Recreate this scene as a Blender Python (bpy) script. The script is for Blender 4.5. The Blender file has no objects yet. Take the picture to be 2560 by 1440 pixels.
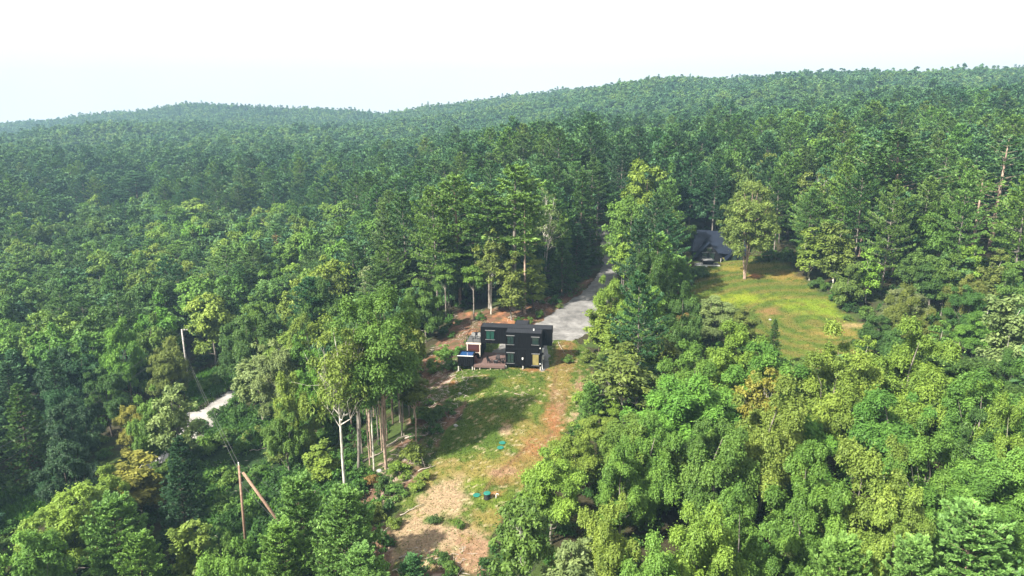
import bpy, math, random
import numpy as np
from mathutils import Vector, Matrix
SC = bpy.context.scene
COL = SC.collection
# ------------------------------------------------------------------ camera
F = 1828.0; PITCH = math.atan(480 / F); CT, ST = math.cos(PITCH), math.sin(PITCH); CZ = 44.3
cd = bpy.data.cameras.new('camera'); cd.lens = 36 * F / 2560; cd.sensor_width = 36
cd.clip_start = 0.5; cd.clip_end = 20000
cam = bpy.data.objects.new('camera', cd); COL.objects.link(cam)
cam.location = (0, 0, CZ); cam.rotation_euler = (math.pi / 2 - PITCH, 0, 0)
SC.camera = cam
# ------------------------------------------------------------------ light
SUN_EL = math.radians(42); SUN_AZ = math.atan2(-0.78, -0.62)      # azimuth of the sun, from +Y towards +X
W = bpy.data.worlds.new('World'); SC.world = W; W.use_nodes = True
nt = W.node_tree; nt.nodes.clear()
sky = nt.nodes.new('ShaderNodeTexSky'); sky.sky_type = 'NISHITA'; sky.sun_disc = False
sky.sun_elevation = SUN_EL; sky.sun_rotation = SUN_AZ; sky.dust_density = 4; sky.air_density = 1.2; sky.ozone_density = 2
bg = nt.nodes.new('ShaderNodeBackground'); bg.inputs['Strength'].default_value = 0.12
hazy = nt.nodes.new('ShaderNodeBackground'); hazy.inputs['Color'].default_value = (1.0, 0.995, 0.98, 1); hazy.inputs['Strength'].default_value = 0.45
mx = nt.nodes.new('ShaderNodeMixShader')
tc = nt.nodes.new('ShaderNodeTexCoord'); nz = nt.nodes.new('ShaderNodeTexNoise'); nz.inputs['Scale'].default_value = 1.6; nz.inputs['Detail'].default_value = 4
mr = nt.nodes.new('ShaderNodeMapRange'); mr.inputs['From Min'].default_value = 0.35; mr.inputs['From Max'].default_value = 0.6
mr.inputs['To Min'].default_value = 0.86; mr.inputs['To Max'].default_value = 0.97
out = nt.nodes.new('ShaderNodeOutputWorld')
L = nt.links.new
L(sky.outputs[0], bg.inputs['Color']); L(tc.outputs['Generated'], nz.inputs['Vector']); L(nz.outputs[0], mr.inputs['Value'])
L(mr.outputs[0], mx.inputs[0]); L(bg.outputs[0], mx.inputs[1]); L(hazy.outputs[0], mx.inputs[2]); L(mx.outputs[0], out.inputs[0])
sd = bpy.data.lights.new('sun', 'SUN'); sd.energy = 5.0; sd.angle = math.radians(2.0); sd.color = (1.0, 0.94, 0.83)
sun = bpy.data.objects.new('sun', sd); COL.objects.link(sun)
sdir = Vector((math.sin(SUN_AZ) * math.cos(SUN_EL), math.cos(SUN_AZ) * math.cos(SUN_EL), math.sin(SUN_EL)))
sun.rotation_euler = sdir.to_track_quat('Z', 'Y').to_euler(); sun.location = (-60, -40, 120)
SC.view_settings.view_transform = 'Standard'; SC.view_settings.look = 'None'
SC.view_settings.exposure = 1.4; SC.view_settings.gamma = 1
cy = SC.cycles
cy.max_bounces = 5; cy.diffuse_bounces = 2; cy.glossy_bounces = 2; cy.transmission_bounces = 3; cy.volume_bounces = 0; cy.transparent_max_bounces = 8
cy.use_denoising = True
try: cy.use_fast_gi = False
except Exception: pass
# ------------------------------------------------------------------ helpers
RS = np.random.RandomState
def hash2(ix, iy, s):
    n = (ix.astype(np.int64) * 374761393 + iy.astype(np.int64) * 668265263 + s * 1442695041) & 0x7fffffff
    n = ((n ^ (n >> 13)) * 1274126177) & 0x7fffffff
    return ((n ^ (n >> 16)) & 0xffff) / 65535.0
def vnoise(x, y, s=0):
    x = np.asarray(x, float); y = np.asarray(y, float)
    ix = np.floor(x); iy = np.floor(y); fx = x - ix; fy = y - iy
    fx = fx * fx * (3 - 2 * fx); fy = fy * fy * (3 - 2 * fy)
    a = hash2(ix, iy, s); b = hash2(ix + 1, iy, s); c = hash2(ix, iy + 1, s); d = hash2(ix + 1, iy + 1, s)
    return (a * (1 - fx) + b * fx) * (1 - fy) + (c * (1 - fx) + d * fx) * fy
def fbm(x, y, s=0, o=4):
    t = 0; a = 1; n = 0
    for k in range(o):
        t = t + a * vnoise(x * 2 ** k, y * 2 ** k, s + k * 17); n += a; a *= .5
    return t / n
def sstep(a, b, x):
    t = np.clip((x - a) / (b - a), 0, 1); return t * t * (3 - 2 * t)
def ray(px, py):
    a = (px - 1280) / F; u = (720 - py) / F
    return np.array([a, CT + u * ST, -ST + u * CT])
def proj(x, y, z):
    dz = z - CZ
    dep = y * CT - dz * ST; up = y * ST + dz * CT
    dep = np.maximum(dep, .01)
    return 1280 + F * x / dep, 720 - F * up / dep, dep
# ---- terrain: heights fitted smoothly through surveyed points
CP = [(2, 117, 0), (8, 122, .1), (-6, 118, -.2), (6, 112, -.2), (-7.5, 66, -4.4), (0, 79, -3), (8, 98, -1.2), (14, 104, -.4), (0, 60, -5.3),
      (-3, 98, -1.7), (10.6, 132, 1), (19, 160, 4), (25, 197, 8.5), (50, 175, 5), (53, 161.6, 4), (64, 137, 2), (50, 123, 1), (90, 130, 3),
      (80, 90, -2), (60, 60, -6), (30, 70, -4), (30, 100, -.5), (34, 125, 1), (-23.4, 87, -6), (-10, 95.6, -3), (-13, 110, -2.3), (-56, 128, -12),
      (-65, 138, -12), (-33.6, 81, -12), (-30, 105, -8), (-25, 125, -5), (-50, 100, -13), (-90, 120, -16), (-50, 60, -15), (-20, 55, -9),
      (-4, 138, 1.5), (-20, 150, -1), (-40, 170, -6), (-70, 200, -12), (-120, 200, -17), (-180, 330, -19), (-100, 300, -15), (0, 240, 8), (34, 233, 13),
      (0, 320, 6), (60, 320, 10), (90, 175, 9), (120, 230, 13), (80, 240, 13), (150, 330, 17), (130, 160, 9), (180, 240, 18), (100, 60, -5), (0, 20, -9), (-60, 20, -17),
      (60, 20, -10), (-105, 165, -17), (-20, 200, 3), (10, 175, 4)]
# far control points from azimuth (pixel column), pixel row of the canopy and distance
def farpt(px, py, d, h=17):
    r = ray(px, py) * d; return (r[0], r[1], CZ + r[2] - h)
RIDGE = [(-700, 345, 1250), (-300, 322, 1250), (0, 301, 1250), (150, 290, 1240), (280, 277, 1220), (400, 263, 1200), (540, 257, 1200), (700, 263, 1180), (850, 272, 1150), (950, 275, 1120), (1080, 260, 1080),
         (1220, 243, 1050), (1350, 226, 1020), (1500, 208, 1000), (1700, 192, 980), (1900, 190, 960), (2100, 188, 930), (2250, 184, 900),
         (2400, 180, 880), (2560, 160, 860), (2900, 130, 820), (3300, 110, 800)]
for px, py, d in RIDGE:
    CP.append(farpt(px, py + 5, d)); a = farpt(px, py + 5, d)
    CP.append((a[0] * .93, a[1] * .93, a[2] - 5)); CP.append((a[0] * 1.08, a[1] * 1.08, a[2] - 14)); CP.append((a[0] * 1.45, a[1] * 1.45, a[2] - 110)); CP.append((a[0] * 4, a[1] * 4, -200))
for px, py, d in [(0, 510, 300), (100, 405, 480), (100, 345, 780), (300, 330, 780), (600, 325, 780), (600, 390, 480), (600, 455, 330), (-500, 420, 480), (950, 385, 420), (950, 320, 750),
                  (1300, 360, 420), (1300, 280, 750), (1600, 300, 500), (1600, 240, 750), (1900, 290, 430), (1900, 235, 700), (2200, 265, 400), (2200, 220, 650), (2500, 262, 340), (2500, 215, 600), (3000, 220, 500),
                  (2800, 280, 300)]:
    CP.append(farpt(px, py, d))
CP = np.array(CP)
def uv(x, y):
    r = np.sqrt(x * x + y * y + 900.0)
    return x / r * 1.6, np.log(r)
cu, cv = uv(CP[:, 0], CP[:, 1])
def ker(d2): return np.sqrt(d2 + .004)
A = ker((cu[:, None] - cu) ** 2 + (cv[:, None] - cv) ** 2)
n = len(CP); M = np.zeros((n + 3, n + 3)); M[:n, :n] = A + np.eye(n) * -.0008; M[:n, n] = 1; M[:n, n + 1] = cu; M[:n, n + 2] = cv; M[n:, :n] = M[:n, n:].T
wts = np.linalg.solve(M, np.r_[CP[:, 2], 0, 0, 0])
def Zg(x, y):
    x = np.asarray(x, float); y = np.asarray(y, float); sh = x.shape
    x = x.ravel(); y = y.ravel(); o = np.empty(len(x))
    for i in range(0, len(x), 20000):
        u, v = uv(x[i:i + 20000], y[i:i + 20000])
        o[i:i + 20000] = ker((u[:, None] - cu) ** 2 + (v[:, None] - cv) ** 2) @ wts[:n] + wts[n] + wts[n + 1] * u + wts[n + 2] * v
    r = np.hypot(x, y)
    o += (fbm(x / 9, y / 9, 3) - .5) * .7 * sstep(6, 26, np.hypot(x - 2, y - 119)) + (fbm(x / 60, y / 60, 9) - .5) * 7 * sstep(220, 420, r) + (fbm(x / 210 + 3, y / 150, 19, 3) - .5) * 46 * sstep(400, 620, r) * (1 - sstep(800, 980, r))
    return o.reshape(sh)
def hit(px, py, h=0.0):
    """where the line of sight through a pixel meets the ground raised by h"""
    r = ray(px, py); ds = 40 * 1.006 ** np.arange(600)
    g = Zg(r[0] * ds, r[1] * ds) + h - (CZ + r[2] * ds)
    k = np.argmax(g > 0)
    if g[k] <= 0: return None
    k = max(k, 1); f = g[k - 1] / (g[k - 1] - g[k]); d = ds[k - 1] + f * (ds[k] - ds[k - 1])
    return r[0] * d, r[1] * d
def wpoly(pts): return np.array([hit(*p) for p in pts])
def inside(poly, x, y):
    x = np.asarray(x, float); y = np.asarray(y, float); c = np.zeros(x.shape, bool); m = len(poly)
    for i in range(m):
        x1, y1 = poly[i]; x2, y2 = poly[(i + 1) % m]
        if y1 == y2: continue
        c ^= ((y1 > y) != (y2 > y)) & (x < (x2 - x1) * (y - y1) / (y2 - y1) + x1)
    return c
def pdist(poly, x, y, closed=True):
    x = np.asarray(x, float); y = np.asarray(y, float); b = np.full(x.shape, 1e9); m = len(poly)
    for i in range(m if closed else m - 1):
        x1, y1 = poly[i]; x2, y2 = poly[(i + 1) % m]; dx, dy = x2 - x1, y2 - y1
        t = np.clip(((x - x1) * dx + (y - y1) * dy) / (dx * dx + dy * dy + 1e-9), 0, 1)
        b = np.minimum(b, np.hypot(x - x1 - t * dx, y - y1 - t * dy))
    return b
def sd_(poly, x, y):
    d = pdist(poly, x, y); return np.where(inside(poly, x, y), d, -d)
# mesh building
def mkmesh(name, V, Fq, mats, smooth=False, fattr=None, vcol=None, midx=None):
    me = bpy.data.meshes.new(name); V = np.asarray(V, np.float32); Fq = np.asarray(Fq, np.int32)
    k = Fq.shape[1]
    me.vertices.add(len(V)); me.vertices.foreach_set('co', V.ravel())
    me.loops.add(Fq.size); me.loops.foreach_set('vertex_index', Fq.ravel())
    me.polygons.add(len(Fq)); me.polygons.foreach_set('loop_start', np.arange(0, Fq.size, k, dtype=np.int32))
    try: me.polygons.foreach_set('loop_total', np.full(len(Fq), k, np.int32))
    except Exception: pass
    if smooth: me.polygons.foreach_set('use_smooth', np.ones(len(Fq), bool))
    for m in mats: me.materials.append(m)
    if midx is not None: me.polygons.foreach_set('material_index', np.asarray(midx, np.int32))
    if fattr is not None:
        a = me.attributes.new('tone', 'FLOAT', 'FACE'); a.data.foreach_set('value', np.asarray(fattr, np.float32))
    if vcol is not None:
        a = me.attributes.new('tint', 'FLOAT_COLOR', 'POINT'); c = np.ones((len(V), 4), np.float32); c[:, :3] = vcol; a.data.foreach_set('color', c.ravel())
    me.update(calc_edges=True); me.validate(); return me
def link(name, me, parent=None, loc=(0, 0, 0)):
    o = bpy.data.objects.new(name, me); COL.objects.link(o); o.location = loc
    if parent: o.parent = parent
    return o
def tag(o, label=None, cat=None, group=None, kind=None):
    if label: o['label'] = label
    if cat: o['category'] = cat
    if group: o['group'] = group
    if kind: o['kind'] = kind
    return o
def empty(name, loc=(0, 0, 0), rz=0, label=None, cat=None, group=None):
    o = bpy.data.objects.new(name, None); COL.objects.link(o); o.location = loc; o.rotation_euler = (0, 0, rz); o.empty_display_size = .3
    return tag(o, label, cat, group)
class MB:
    """collects boxes, tubes and sheets into one mesh"""
    def __init__(s): s.v = []; s.f = []; s.n = 0; s.r = []
    def add(s, V, Q, r=.5):
        V = np.asarray(V, float); s.v.append(V); s.f += [tuple(i + s.n for i in q) for q in Q]; s.n += len(V); s.r += [r] * len(Q)
    def box(s, x0, x1, y0, y1, z0, z1, rz=0, c=None):
        P = np.array([(x, y, z) for z in (z0, z1) for x, y in ((x0, y0), (x1, y0), (x1, y1), (x0, y1))], float)
        if rz:
            cx, cy_ = c or ((x0 + x1) / 2, (y0 + y1) / 2); q = P[:, :2] - (cx, cy_); co, si = math.cos(rz), math.sin(rz)
            P[:, 0] = cx + q[:, 0] * co - q[:, 1] * si; P[:, 1] = cy_ + q[:, 0] * si + q[:, 1] * co
        s.add(P, [(0, 3, 2, 1), (4, 5, 6, 7), (0, 1, 5, 4), (1, 2, 6, 5), (2, 3, 7, 6), (3, 0, 4, 7)]); return s
    def tube(s, pts, rad, k=6, caps=True):
        pts = np.asarray(pts, float); rad = np.broadcast_to(np.asarray(rad, float), (len(pts),)); V = []
        T = np.gradient(pts, axis=0); T /= np.linalg.norm(T, axis=1)[:, None] + 1e-9
        for p, t, r in zip(pts, T, rad):
            a = np.array([0, 0, 1.]) if abs(t[2]) < .9 else np.array([1., 0, 0])
            u = np.cross(t, a); u /= np.linalg.norm(u); w = np.cross(t, u)
            for j in range(k):
                an = 2 * math.pi * j / k; V.append(p + r * (math.cos(an) * u + math.sin(an) * w))
        Q = [(i * k + j, i * k + (j + 1) % k, (i + 1) * k + (j + 1) % k, (i + 1) * k + j) for i in range(len(pts) - 1) for j in range(k)]
        if caps: Q += [tuple(range(k))[::-1], tuple((len(pts) - 1) * k + j for j in range(k))]
        s.add(V, Q); return s
    def mesh(s, name, mats, smooth=False):
        me = bpy.data.meshes.new(name); V = np.vstack(s.v)
        me.from_pydata(V.tolist(), [], s.f)
        for m in mats if isinstance(mats, (list, tuple)) else [mats]: me.materials.append(m)
        if smooth: me.polygons.foreach_set('use_smooth', np.ones(len(me.polygons), bool))
        me.update(); return me
    def build(s, name, mat, parent=None, smooth=False): return link(name, s.mesh(name, mat, smooth), parent)
# materials
def newmat(name):
    m = bpy.data.materials.new(name); m.use_nodes = True; t = m.node_tree; t.nodes.clear()
    o = t.nodes.new('ShaderNodeOutputMaterial'); return m, t, o
def nd(t, ty, **kw):
    x = t.nodes.new(ty)
    for k, v in kw.items():
        if k in x.inputs: x.inputs[k].default_value = v
        else: setattr(x, k, v)
    return x
def pmat(name, col, rough=.6, metal=0, noise=.15, scale=3., spec=.5, emit=None, detail=4):
    m, t, o = newmat(name); b = nd(t, 'ShaderNodeBsdfPrincipled', Roughness=rough, Metallic=metal); b.inputs['Specular IOR Level'].default_value = spec
    tcn = nd(t, 'ShaderNodeTexCoord'); n_ = nd(t, 'ShaderNodeTexNoise', Scale=scale, Detail=detail)
    h = nd(t, 'ShaderNodeMapRange'); h.inputs['From Min'].default_value = .3; h.inputs['From Max'].default_value = .7; h.inputs['To Min'].default_value = 1 - noise; h.inputs['To Max'].default_value = 1 + noise
    mul = nd(t, 'ShaderNodeMix', data_type='RGBA', blend_type='MULTIPLY'); mul.inputs[0].default_value = 1; mul.inputs[6].default_value = (*col, 1)
    t.links.new(tcn.outputs['Object'], n_.inputs['Vector']); t.links.new(n_.outputs[0], h.inputs[0]); t.links.new(h.outputs[0], mul.inputs[7]); t.links.new(mul.outputs[2], b.inputs['Base Color'])
    if emit: b.inputs['Emission Color'].default_value = (*emit[0], 1); b.inputs['Emission Strength'].default_value = emit[1]
    t.links.new(b.outputs[0], o.inputs[0]); return m
def leafmat(name, stuff=False, trans=.22, cols=None):
    m, t, o = newmat(name); K = t.links.new
    oi = nd(t, 'ShaderNodeObjectInfo'); at = nd(t, 'ShaderNodeAttribute', attribute_name='tone')
    if stuff:
        r = nd(t, 'ShaderNodeValToRGB'); cr = r.color_ramp
        geo = nd(t, 'ShaderNodeNewGeometry'); n2 = nd(t, 'ShaderNodeTexNoise', Scale=.012, Detail=3)
        ad = nd(t, 'ShaderNodeMath', operation='MULTIPLY_ADD'); ad.inputs[1].default_value = .75; K(oi.outputs['Random'], ad.inputs[0])
        s2 = nd(t, 'ShaderNodeMath', operation='MULTIPLY_ADD'); s2.inputs[1].default_value = 1.2; s2.inputs[2].default_value = -.48
        K(geo.outputs['Position'], n2.inputs['Vector']); K(n2.outputs[0], s2.inputs[0]); K(s2.outputs[0], ad.inputs[2]); K(ad.outputs[0], r.inputs[0])
        while len(cr.elements) < len(cols): cr.elements.new(.5)
        for i, c in enumerate(cols): cr.elements[i].position = i / (len(cols) - 1); cr.elements[i].color = (*c, 1)
        base = r.outputs[0]
    else: base = oi.outputs['Color']
    hs = nd(t, 'ShaderNodeHueSaturation'); K(base, hs.inputs['Color'])
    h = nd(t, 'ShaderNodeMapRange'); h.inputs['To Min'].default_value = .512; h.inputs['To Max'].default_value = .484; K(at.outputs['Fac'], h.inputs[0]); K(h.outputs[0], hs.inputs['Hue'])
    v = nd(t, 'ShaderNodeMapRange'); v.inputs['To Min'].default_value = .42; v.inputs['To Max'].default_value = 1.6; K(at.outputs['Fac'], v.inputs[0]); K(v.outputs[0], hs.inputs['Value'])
    d = nd(t, 'ShaderNodeBsdfPrincipled', Roughness=.55); d.inputs['Specular IOR Level'].default_value = .25; K(hs.outputs[0], d.inputs['Base Color'])
    tr = nd(t, 'ShaderNodeBsdfTranslucent'); mul = nd(t, 'ShaderNodeMix', data_type='RGBA', blend_type='MULTIPLY'); mul.inputs[0].default_value = 1
    mul.inputs[7].default_value = (1.3, 1.25, .5, 1); K(hs.outputs[0], mul.inputs[6]); K(mul.outputs[2], tr.inputs[0])
    mxs = nd(t, 'ShaderNodeMixShader'); mxs.inputs[0].default_value = trans; K(d.outputs[0], mxs.inputs[1]); K(tr.outputs[0], mxs.inputs[2]); K(mxs.outputs[0], o.inputs[0])
    return m
def barkmat(name, fixed=None):
    m, t, o = newmat(name); K = t.links.new
    oi = nd(t, 'ShaderNodeObjectInfo'); tcn = nd(t, 'ShaderNodeTexCoord'); mp = nd(t, 'ShaderNodeMapping'); mp.inputs['Scale'].default_value = (3, 3, 1.1)
    n_ = nd(t, 'ShaderNodeTexNoise', Scale=1.6, Detail=5); K(tcn.outputs['Object'], mp.inputs[0]); K(mp.outputs[0], n_.inputs['Vector'])
    h = nd(t, 'ShaderNodeMapRange'); h.inputs['From Min'].default_value = .35; h.inputs['From Max'].default_value = .62; h.inputs['To Min'].default_value = .45; h.inputs['To Max'].default_value = 1.15; K(n_.outputs[0], h.inputs[0])
    mul = nd(t, 'ShaderNodeMix', data_type='RGBA', blend_type='MULTIPLY'); mul.inputs[0].default_value = 1; K(h.outputs[0], mul.inputs[7])
    if fixed: mul.inputs[6].default_value = (*fixed, 1)
    else: K(oi.outputs['Color'], mul.inputs[6])
    b = nd(t, 'ShaderNodeBsdfPrincipled', Roughness=.85); K(mul.outputs[2], b.inputs['Base Color']); K(b.outputs[0], o.inputs[0]); return m
M_leaf = leafmat('leaf'); M_bark = barkmat('bark'); M_barkf = barkmat('bark_plain', (.07, .055, .045))
M_leaf_far = leafmat('leaf_far', True, .2, [(.035, .095, .045), (.05, .125, .05), (.07, .155, .05), (.095, .185, .05), (.13, .21, .055)])
M_pine_far = leafmat('needle_far', True, .15, [(.03, .085, .04), (.045, .115, .045), (.065, .15, .05), (.09, .18, .05)])
M_under = leafmat('undergrowth_leaf', True, .3, [(.03, .07, .02), (.04, .11, .02), (.06, .15, .025), (.10, .17, .03)])
# ------------------------------------------------------------------ ground
HOUSE_PX = (1263, 918)
LOT = wpoly([(1150, 925), (1130, 950), (1095, 985), (1165, 1000), (1150, 1045), (1105, 1095), (1062, 1170), (1015, 1250), (985, 1340), (1000, 1432), (1200, 1430), (1235, 1340), (1275, 1265), (1345, 1180), (1400, 1110), (1450, 1030), (1480, 950), (1475, 890), (1440, 850), (1330, 850), (1200, 850), (1160, 880)])
LAWN = wpoly([(1720, 720), (1740, 680), (1765, 650), (1850, 632), (1970, 640), (2000, 690), (2060, 735), (2115, 785), (2190, 830), (2230, 870), (2120, 905), (1990, 930), (1940, 900), (1900, 850), (1850, 810), (1730, 790)])
DRIVE = wpoly([(1222, 905), (1240, 868), (1285, 835), (1350, 806), (1440, 742), (1485, 700), (1502, 672), (1508, 640), (1503, 600), (1488, 564), (1520, 562), (1530, 600), (1540, 640), (1545, 680), (1520, 770), (1480, 830), (1430, 852), (1385, 850), (1372, 870), (1370, 925), (1352, 928), (1345, 900), (1320, 880), (1270, 905)])
SPUR = wpoly([(1690, 612), (1740, 606), (1748, 622), (1700, 634), (1660, 625)])
ROADC = np.array([hit(425, 1150), hit(470, 1095), hit(528, 1015), hit(565, 965), hit(640, 900), hit(740, 830)])
BARE = wpoly([(1150, 780), (1230, 775), (1330, 755), (1400, 735), (1460, 700), (1480, 700), (1440, 760), (1360, 815), (1200, 830), (1130, 900), (1040, 980), (1060, 900), (1120, 830)])
SLASH = wpoly([(1150, 900), (1170, 1000), (1100, 1100), (1050, 1160), (960, 1280), (930, 1430), (1180, 1432), (1170, 1380), (1060, 1370), (930, 1400), (880, 1300), (930, 1190), (1040, 1080), (1060, 960), (1120, 900)])
SCRUB = wpoly([(560, 1040), (640, 1100), (830, 1180), (900, 1300), (900, 1432), (520, 1432), (500, 1250), (490, 1100)])
MEADOW = wpoly([(470, 960), (520, 930), (590, 930), (590, 960), (540, 985), (490, 1020)])
MEADOW2 = wpoly([(0, 1210), (90, 1190), (140, 1220), (110, 1290), (0, 1340)])
RUT = np.array([hit(*p) for p in ((1415, 862), (1405, 940), (1392, 1030), (1335, 1120), (1255, 1195), (1180, 1290), (1120, 1430))])
def axis(parts):
    o = []
    for a, b, s in parts: o += list(np.arange(a, b, s))
    return np.array(o + [parts[-1][1]])
def grow(a, b, s, g):
    o = [a]
    while o[-1] < b: o.append(o[-1] + s); s *= g
    return np.array(o)
gx = grow(110, 1900, 2.0, 1.09); xs = np.r_[-gx[::-1], axis([(-108.5, -30, 1.3), (-30, 35, .34), (35, 109, 1.3)]), gx]
ys = np.r_[-grow(0, 400, 5, 1.3)[::-1], np.arange(6, 60, 3), np.arange(60, 140, .36), np.arange(140, 215, 1.1), grow(215, 2000, 2.0, 1.05)]
def noisy(sd, x, y, w=1.6, s=5, f=.45): return sstep(-.25, .25, sd + (fbm(x * f, y * f, s) - .5) * 2 * w)
C = lambda *a: np.array(a, float)
def groundcol(x, y):
    n1 = fbm(x / 3, y / 3, 1); n2 = fbm(x / .9, y / .9, 2, 3); n3 = fbm((x + y * .6) / 1.2, (y - x * .6) / 5, 4, 4); n5 = fbm(x / .7, y / .7, 15, 2)
    mix = lambda a, b, m: a * (1 - m[:, None]) + b * m[:, None]
    c = mix(C(.045, .04, .022) + 0 * x[:, None], C(.05, .075, .02), sstep(.45, .62, n1))          # forest floor
    c = mix(c, C(.022, .045, .014), noisy(sd_(SCRUB, x, y), x, y))
    c = mix(c, C(.07, .17, .025), np.maximum(noisy(sd_(MEADOW, x, y) + 1, x, y), noisy(sd_(MEADOW2, x, y) + 1, x, y)))
    m = noisy(sd_(BARE, x, y), x, y, 2.2); b = mix(C(.15, .08, .05) + 0 * x[:, None], C(.09, .07, .035), sstep(.45, .6, n2)); c = mix(c, b, m)
    c = mix(c, C(.42, .19, .09), m * sstep(.6, .72, fbm(x / 2.6, y / 2.6, 21)) * .6)
    m = noisy(sd_(SLASH, x, y) + 1, x, y, 2.2); b = mix(C(.15, .09, .06) + 0 * x[:, None], C(.07, .10, .025), sstep(.42, .62, n1)); b = mix(b, C(.34, .25, .2), sstep(.62, .72, n2)); c = mix(c, b, m)
    # mown lot
    m = noisy(sd_(LOT, x, y), x, y, 1.3); n4 = fbm(x / .8, y / 1.4, 14, 3); g = mix(C(.06, .10, .017) + 0 * x[:, None], C(.09, .125, .022), sstep(.35, .7, n1))
    def blob(c0, px, py, rx, ry, colr, th=0, w=1.0, ang=0):
        q = hit(px, py); dx = x - q[0]; dy = y - q[1]; ca, sa = math.cos(ang), math.sin(ang); u = (dx * ca + dy * sa) / rx; v = (-dx * sa + dy * ca) / ry
        k = np.exp(-(u * u + v * v)) * w; return mix(c0, C(*colr), sstep(.30, .95, k * .85 + (n3 - .5) * 1.0 + (n5 - .5) * .7 + th) * .9)
    straw, orange, pale, ylw, pink = (.19, .155, .045), (.25, .115, .05), (.31, .22, .14), (.14, .14, .03), (.26, .16, .10)
    pb = pdist(RUT[:5], x, y, False); g = mix(g, C(.20, .105, .045), sstep(.35, .95, np.exp(-(pb / 2.6) ** 2) + (n3 - .5) * .9 + (n5 - .5) * .5) * .8)
    for a in ((1400, 960, 3.2, 13, straw, 0, 1.1), (1340, 1090, 5, 8, straw, 0, 1.1), (1250, 1160, 7, 3, straw, 0, .95), (1290, 955, 3, 2.2, ylw, 0, 1.2), (1180, 1180, 6, 5, straw, 0, 1.2),
              (1395, 1010, 1.5, 8, pink, 0, 1.0), (1385, 1050, 1.7, 7, orange, 0, 1.0), (1340, 1120, 2.2, 3.5, orange, 0, .95), (1290, 1170, 2.5, 2.2, orange, 0, .85), (1240, 1235, 1.3, 1.3, orange, 0, 1.3),
              (1310, 1180, 3, 4, straw, 0, 1.1), (1250, 1180, 2.5, 1.5, pink, 0, 1.1), (1400, 900, 3.5, 3, straw, 0, 1.0), (1265, 1075, 1.2, 1.6, pale, 0, 1.2), (1110, 1240, 3.2, 6, pale, .08, 1.3), (1040, 1340, 5, 5, pale, .02, 1.3), (1140, 1350, 5, 4.5, pale, .02, 1.3),
              (1200, 1400, 5, 5, pink, 0, 1.3), (1250, 1300, 4, 3, straw, .05, 1.3), (1340, 924, 2.2, 1.0, orange, .1, 1.4), (1130, 958, 1.6, 1.4, orange, 0, 1.3), (1310, 920, 2.6, .6, straw, 0, 1.1),
              (1200, 940, 4, .8, straw, -.1, 1.1), (1455, 960, 1.2, 4, pink, .05, 1.3), (1440, 1040, 2, 2, pale, 0, 1.2), (1090, 1190, 4, 3, straw, 0, 1.1)):
        g = blob(g, *a)
    for a in ((1250, 1250, 3.5, 1.6, (.11, .16, .02), 0, 1.2), (1190, 1210, 2.5, 2, (.12, .17, .02), 0, 1.1), (1075, 1300, 1, 1, (.06, .13, .02), 0, 1.1), (1460, 1000, 1.5, 3, (.14, .24, .03), 0, 1.1)):
        g = blob(g, *a)
    c = mix(c, g, m); c = mix(c, C(.4, .33, .2), m * sstep(.68, .78, fbm(x / .55, y / .35, 31, 3)) * .8)
    pr = pdist(RUT, x, y, False) + (fbm(x / 2, y / 2, 33) - .5) * .5; c = mix(c, C(.15, .085, .045), m * np.exp(-((pr - .95) / .3) ** 2) * sstep(.3, .6, fbm(x / 3, y / 3, 35)) * .75)
    # upper lawn
    m = noisy(sd_(LAWN, x, y), x, y, 1.5); g = mix(C(.06, .095, .016) + 0 * x[:, None], C(.09, .125, .02), sstep(.35, .65, n3))
    ar = np.array(hit(1861, 697)); rr = np.hypot(x - ar[0] - 6, (y - ar[1]) + 26); g = mix(g, C(.15, .125, .035), sstep(.4, .8, .5 + .5 * np.sin(rr * 1.5)) * .7)
    for a in ((2040, 770, 9, 6, (.15, .21, .02), 0, 1.1), (1850, 745, 8, 4, (.2, .25, .02), -.05, 1.2), (1885, 690, 1.6, 1.4, (.42, .16, .07), 0, 1.35), (1970, 690, 4, 4, (.22, .15, .04), 0, 1.2), (1925, 778, 3, 2.4, (.2, .12, .05), 0, 1.35), (1850, 670, 8, 3.5, (.18, .15, .03), 0, 1.1),
              (2130, 815, 6, 1.8, (.27, .2, .09), 0, 1.15), (2080, 835, 7, 3, (.2, .15, .04), 0, 1.1)):
        g = blob(g, *a)
    c = mix(c, g, m)
    return c
X, Y = np.meshgrid(xs, ys); x_, y_ = X.ravel(), Y.ravel(); z_ = Zg(x_, y_)
nx, ny = len(xs), len(ys); idx = np.arange(nx * ny).reshape(ny, nx)
Q = np.stack([idx[:-1, :-1], idx[:-1, 1:], idx[1:, 1:], idx[1:, :-1]], -1).reshape(-1, 4)
near = (y_ > 40) & (y_ < 240) & (np.abs(x_) < 160)
gc = np.tile(C(.035, .05, .02), (len(x_), 1)); gc[near] = groundcol(x_[near], y_[near])
mg, t, o = newmat('ground'); K = t.links.new
at = nd(t, 'ShaderNodeAttribute', attribute_name='tint'); geo = nd(t, 'ShaderNodeNewGeometry')
n1 = nd(t, 'ShaderNodeTexNoise', Scale=2.2, Detail=8); n1.inputs['Roughness'].default_value = .7; K(geo.outputs['Position'], n1.inputs['Vector'])
h = nd(t, 'ShaderNodeMapRange'); h.inputs['From Min'].default_value = .3; h.inputs['From Max'].default_value = .7; h.inputs['To Min'].default_value = .62; h.inputs['To Max'].default_value = 1.35; K(n1.outputs[0], h.inputs[0])
mul = nd(t, 'ShaderNodeMix', data_type='RGBA', blend_type='MULTIPLY'); mul.inputs[0].default_value = 1; K(at.outputs['Color'], mul.inputs[6]); K(h.outputs[0], mul.inputs[7])
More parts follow.
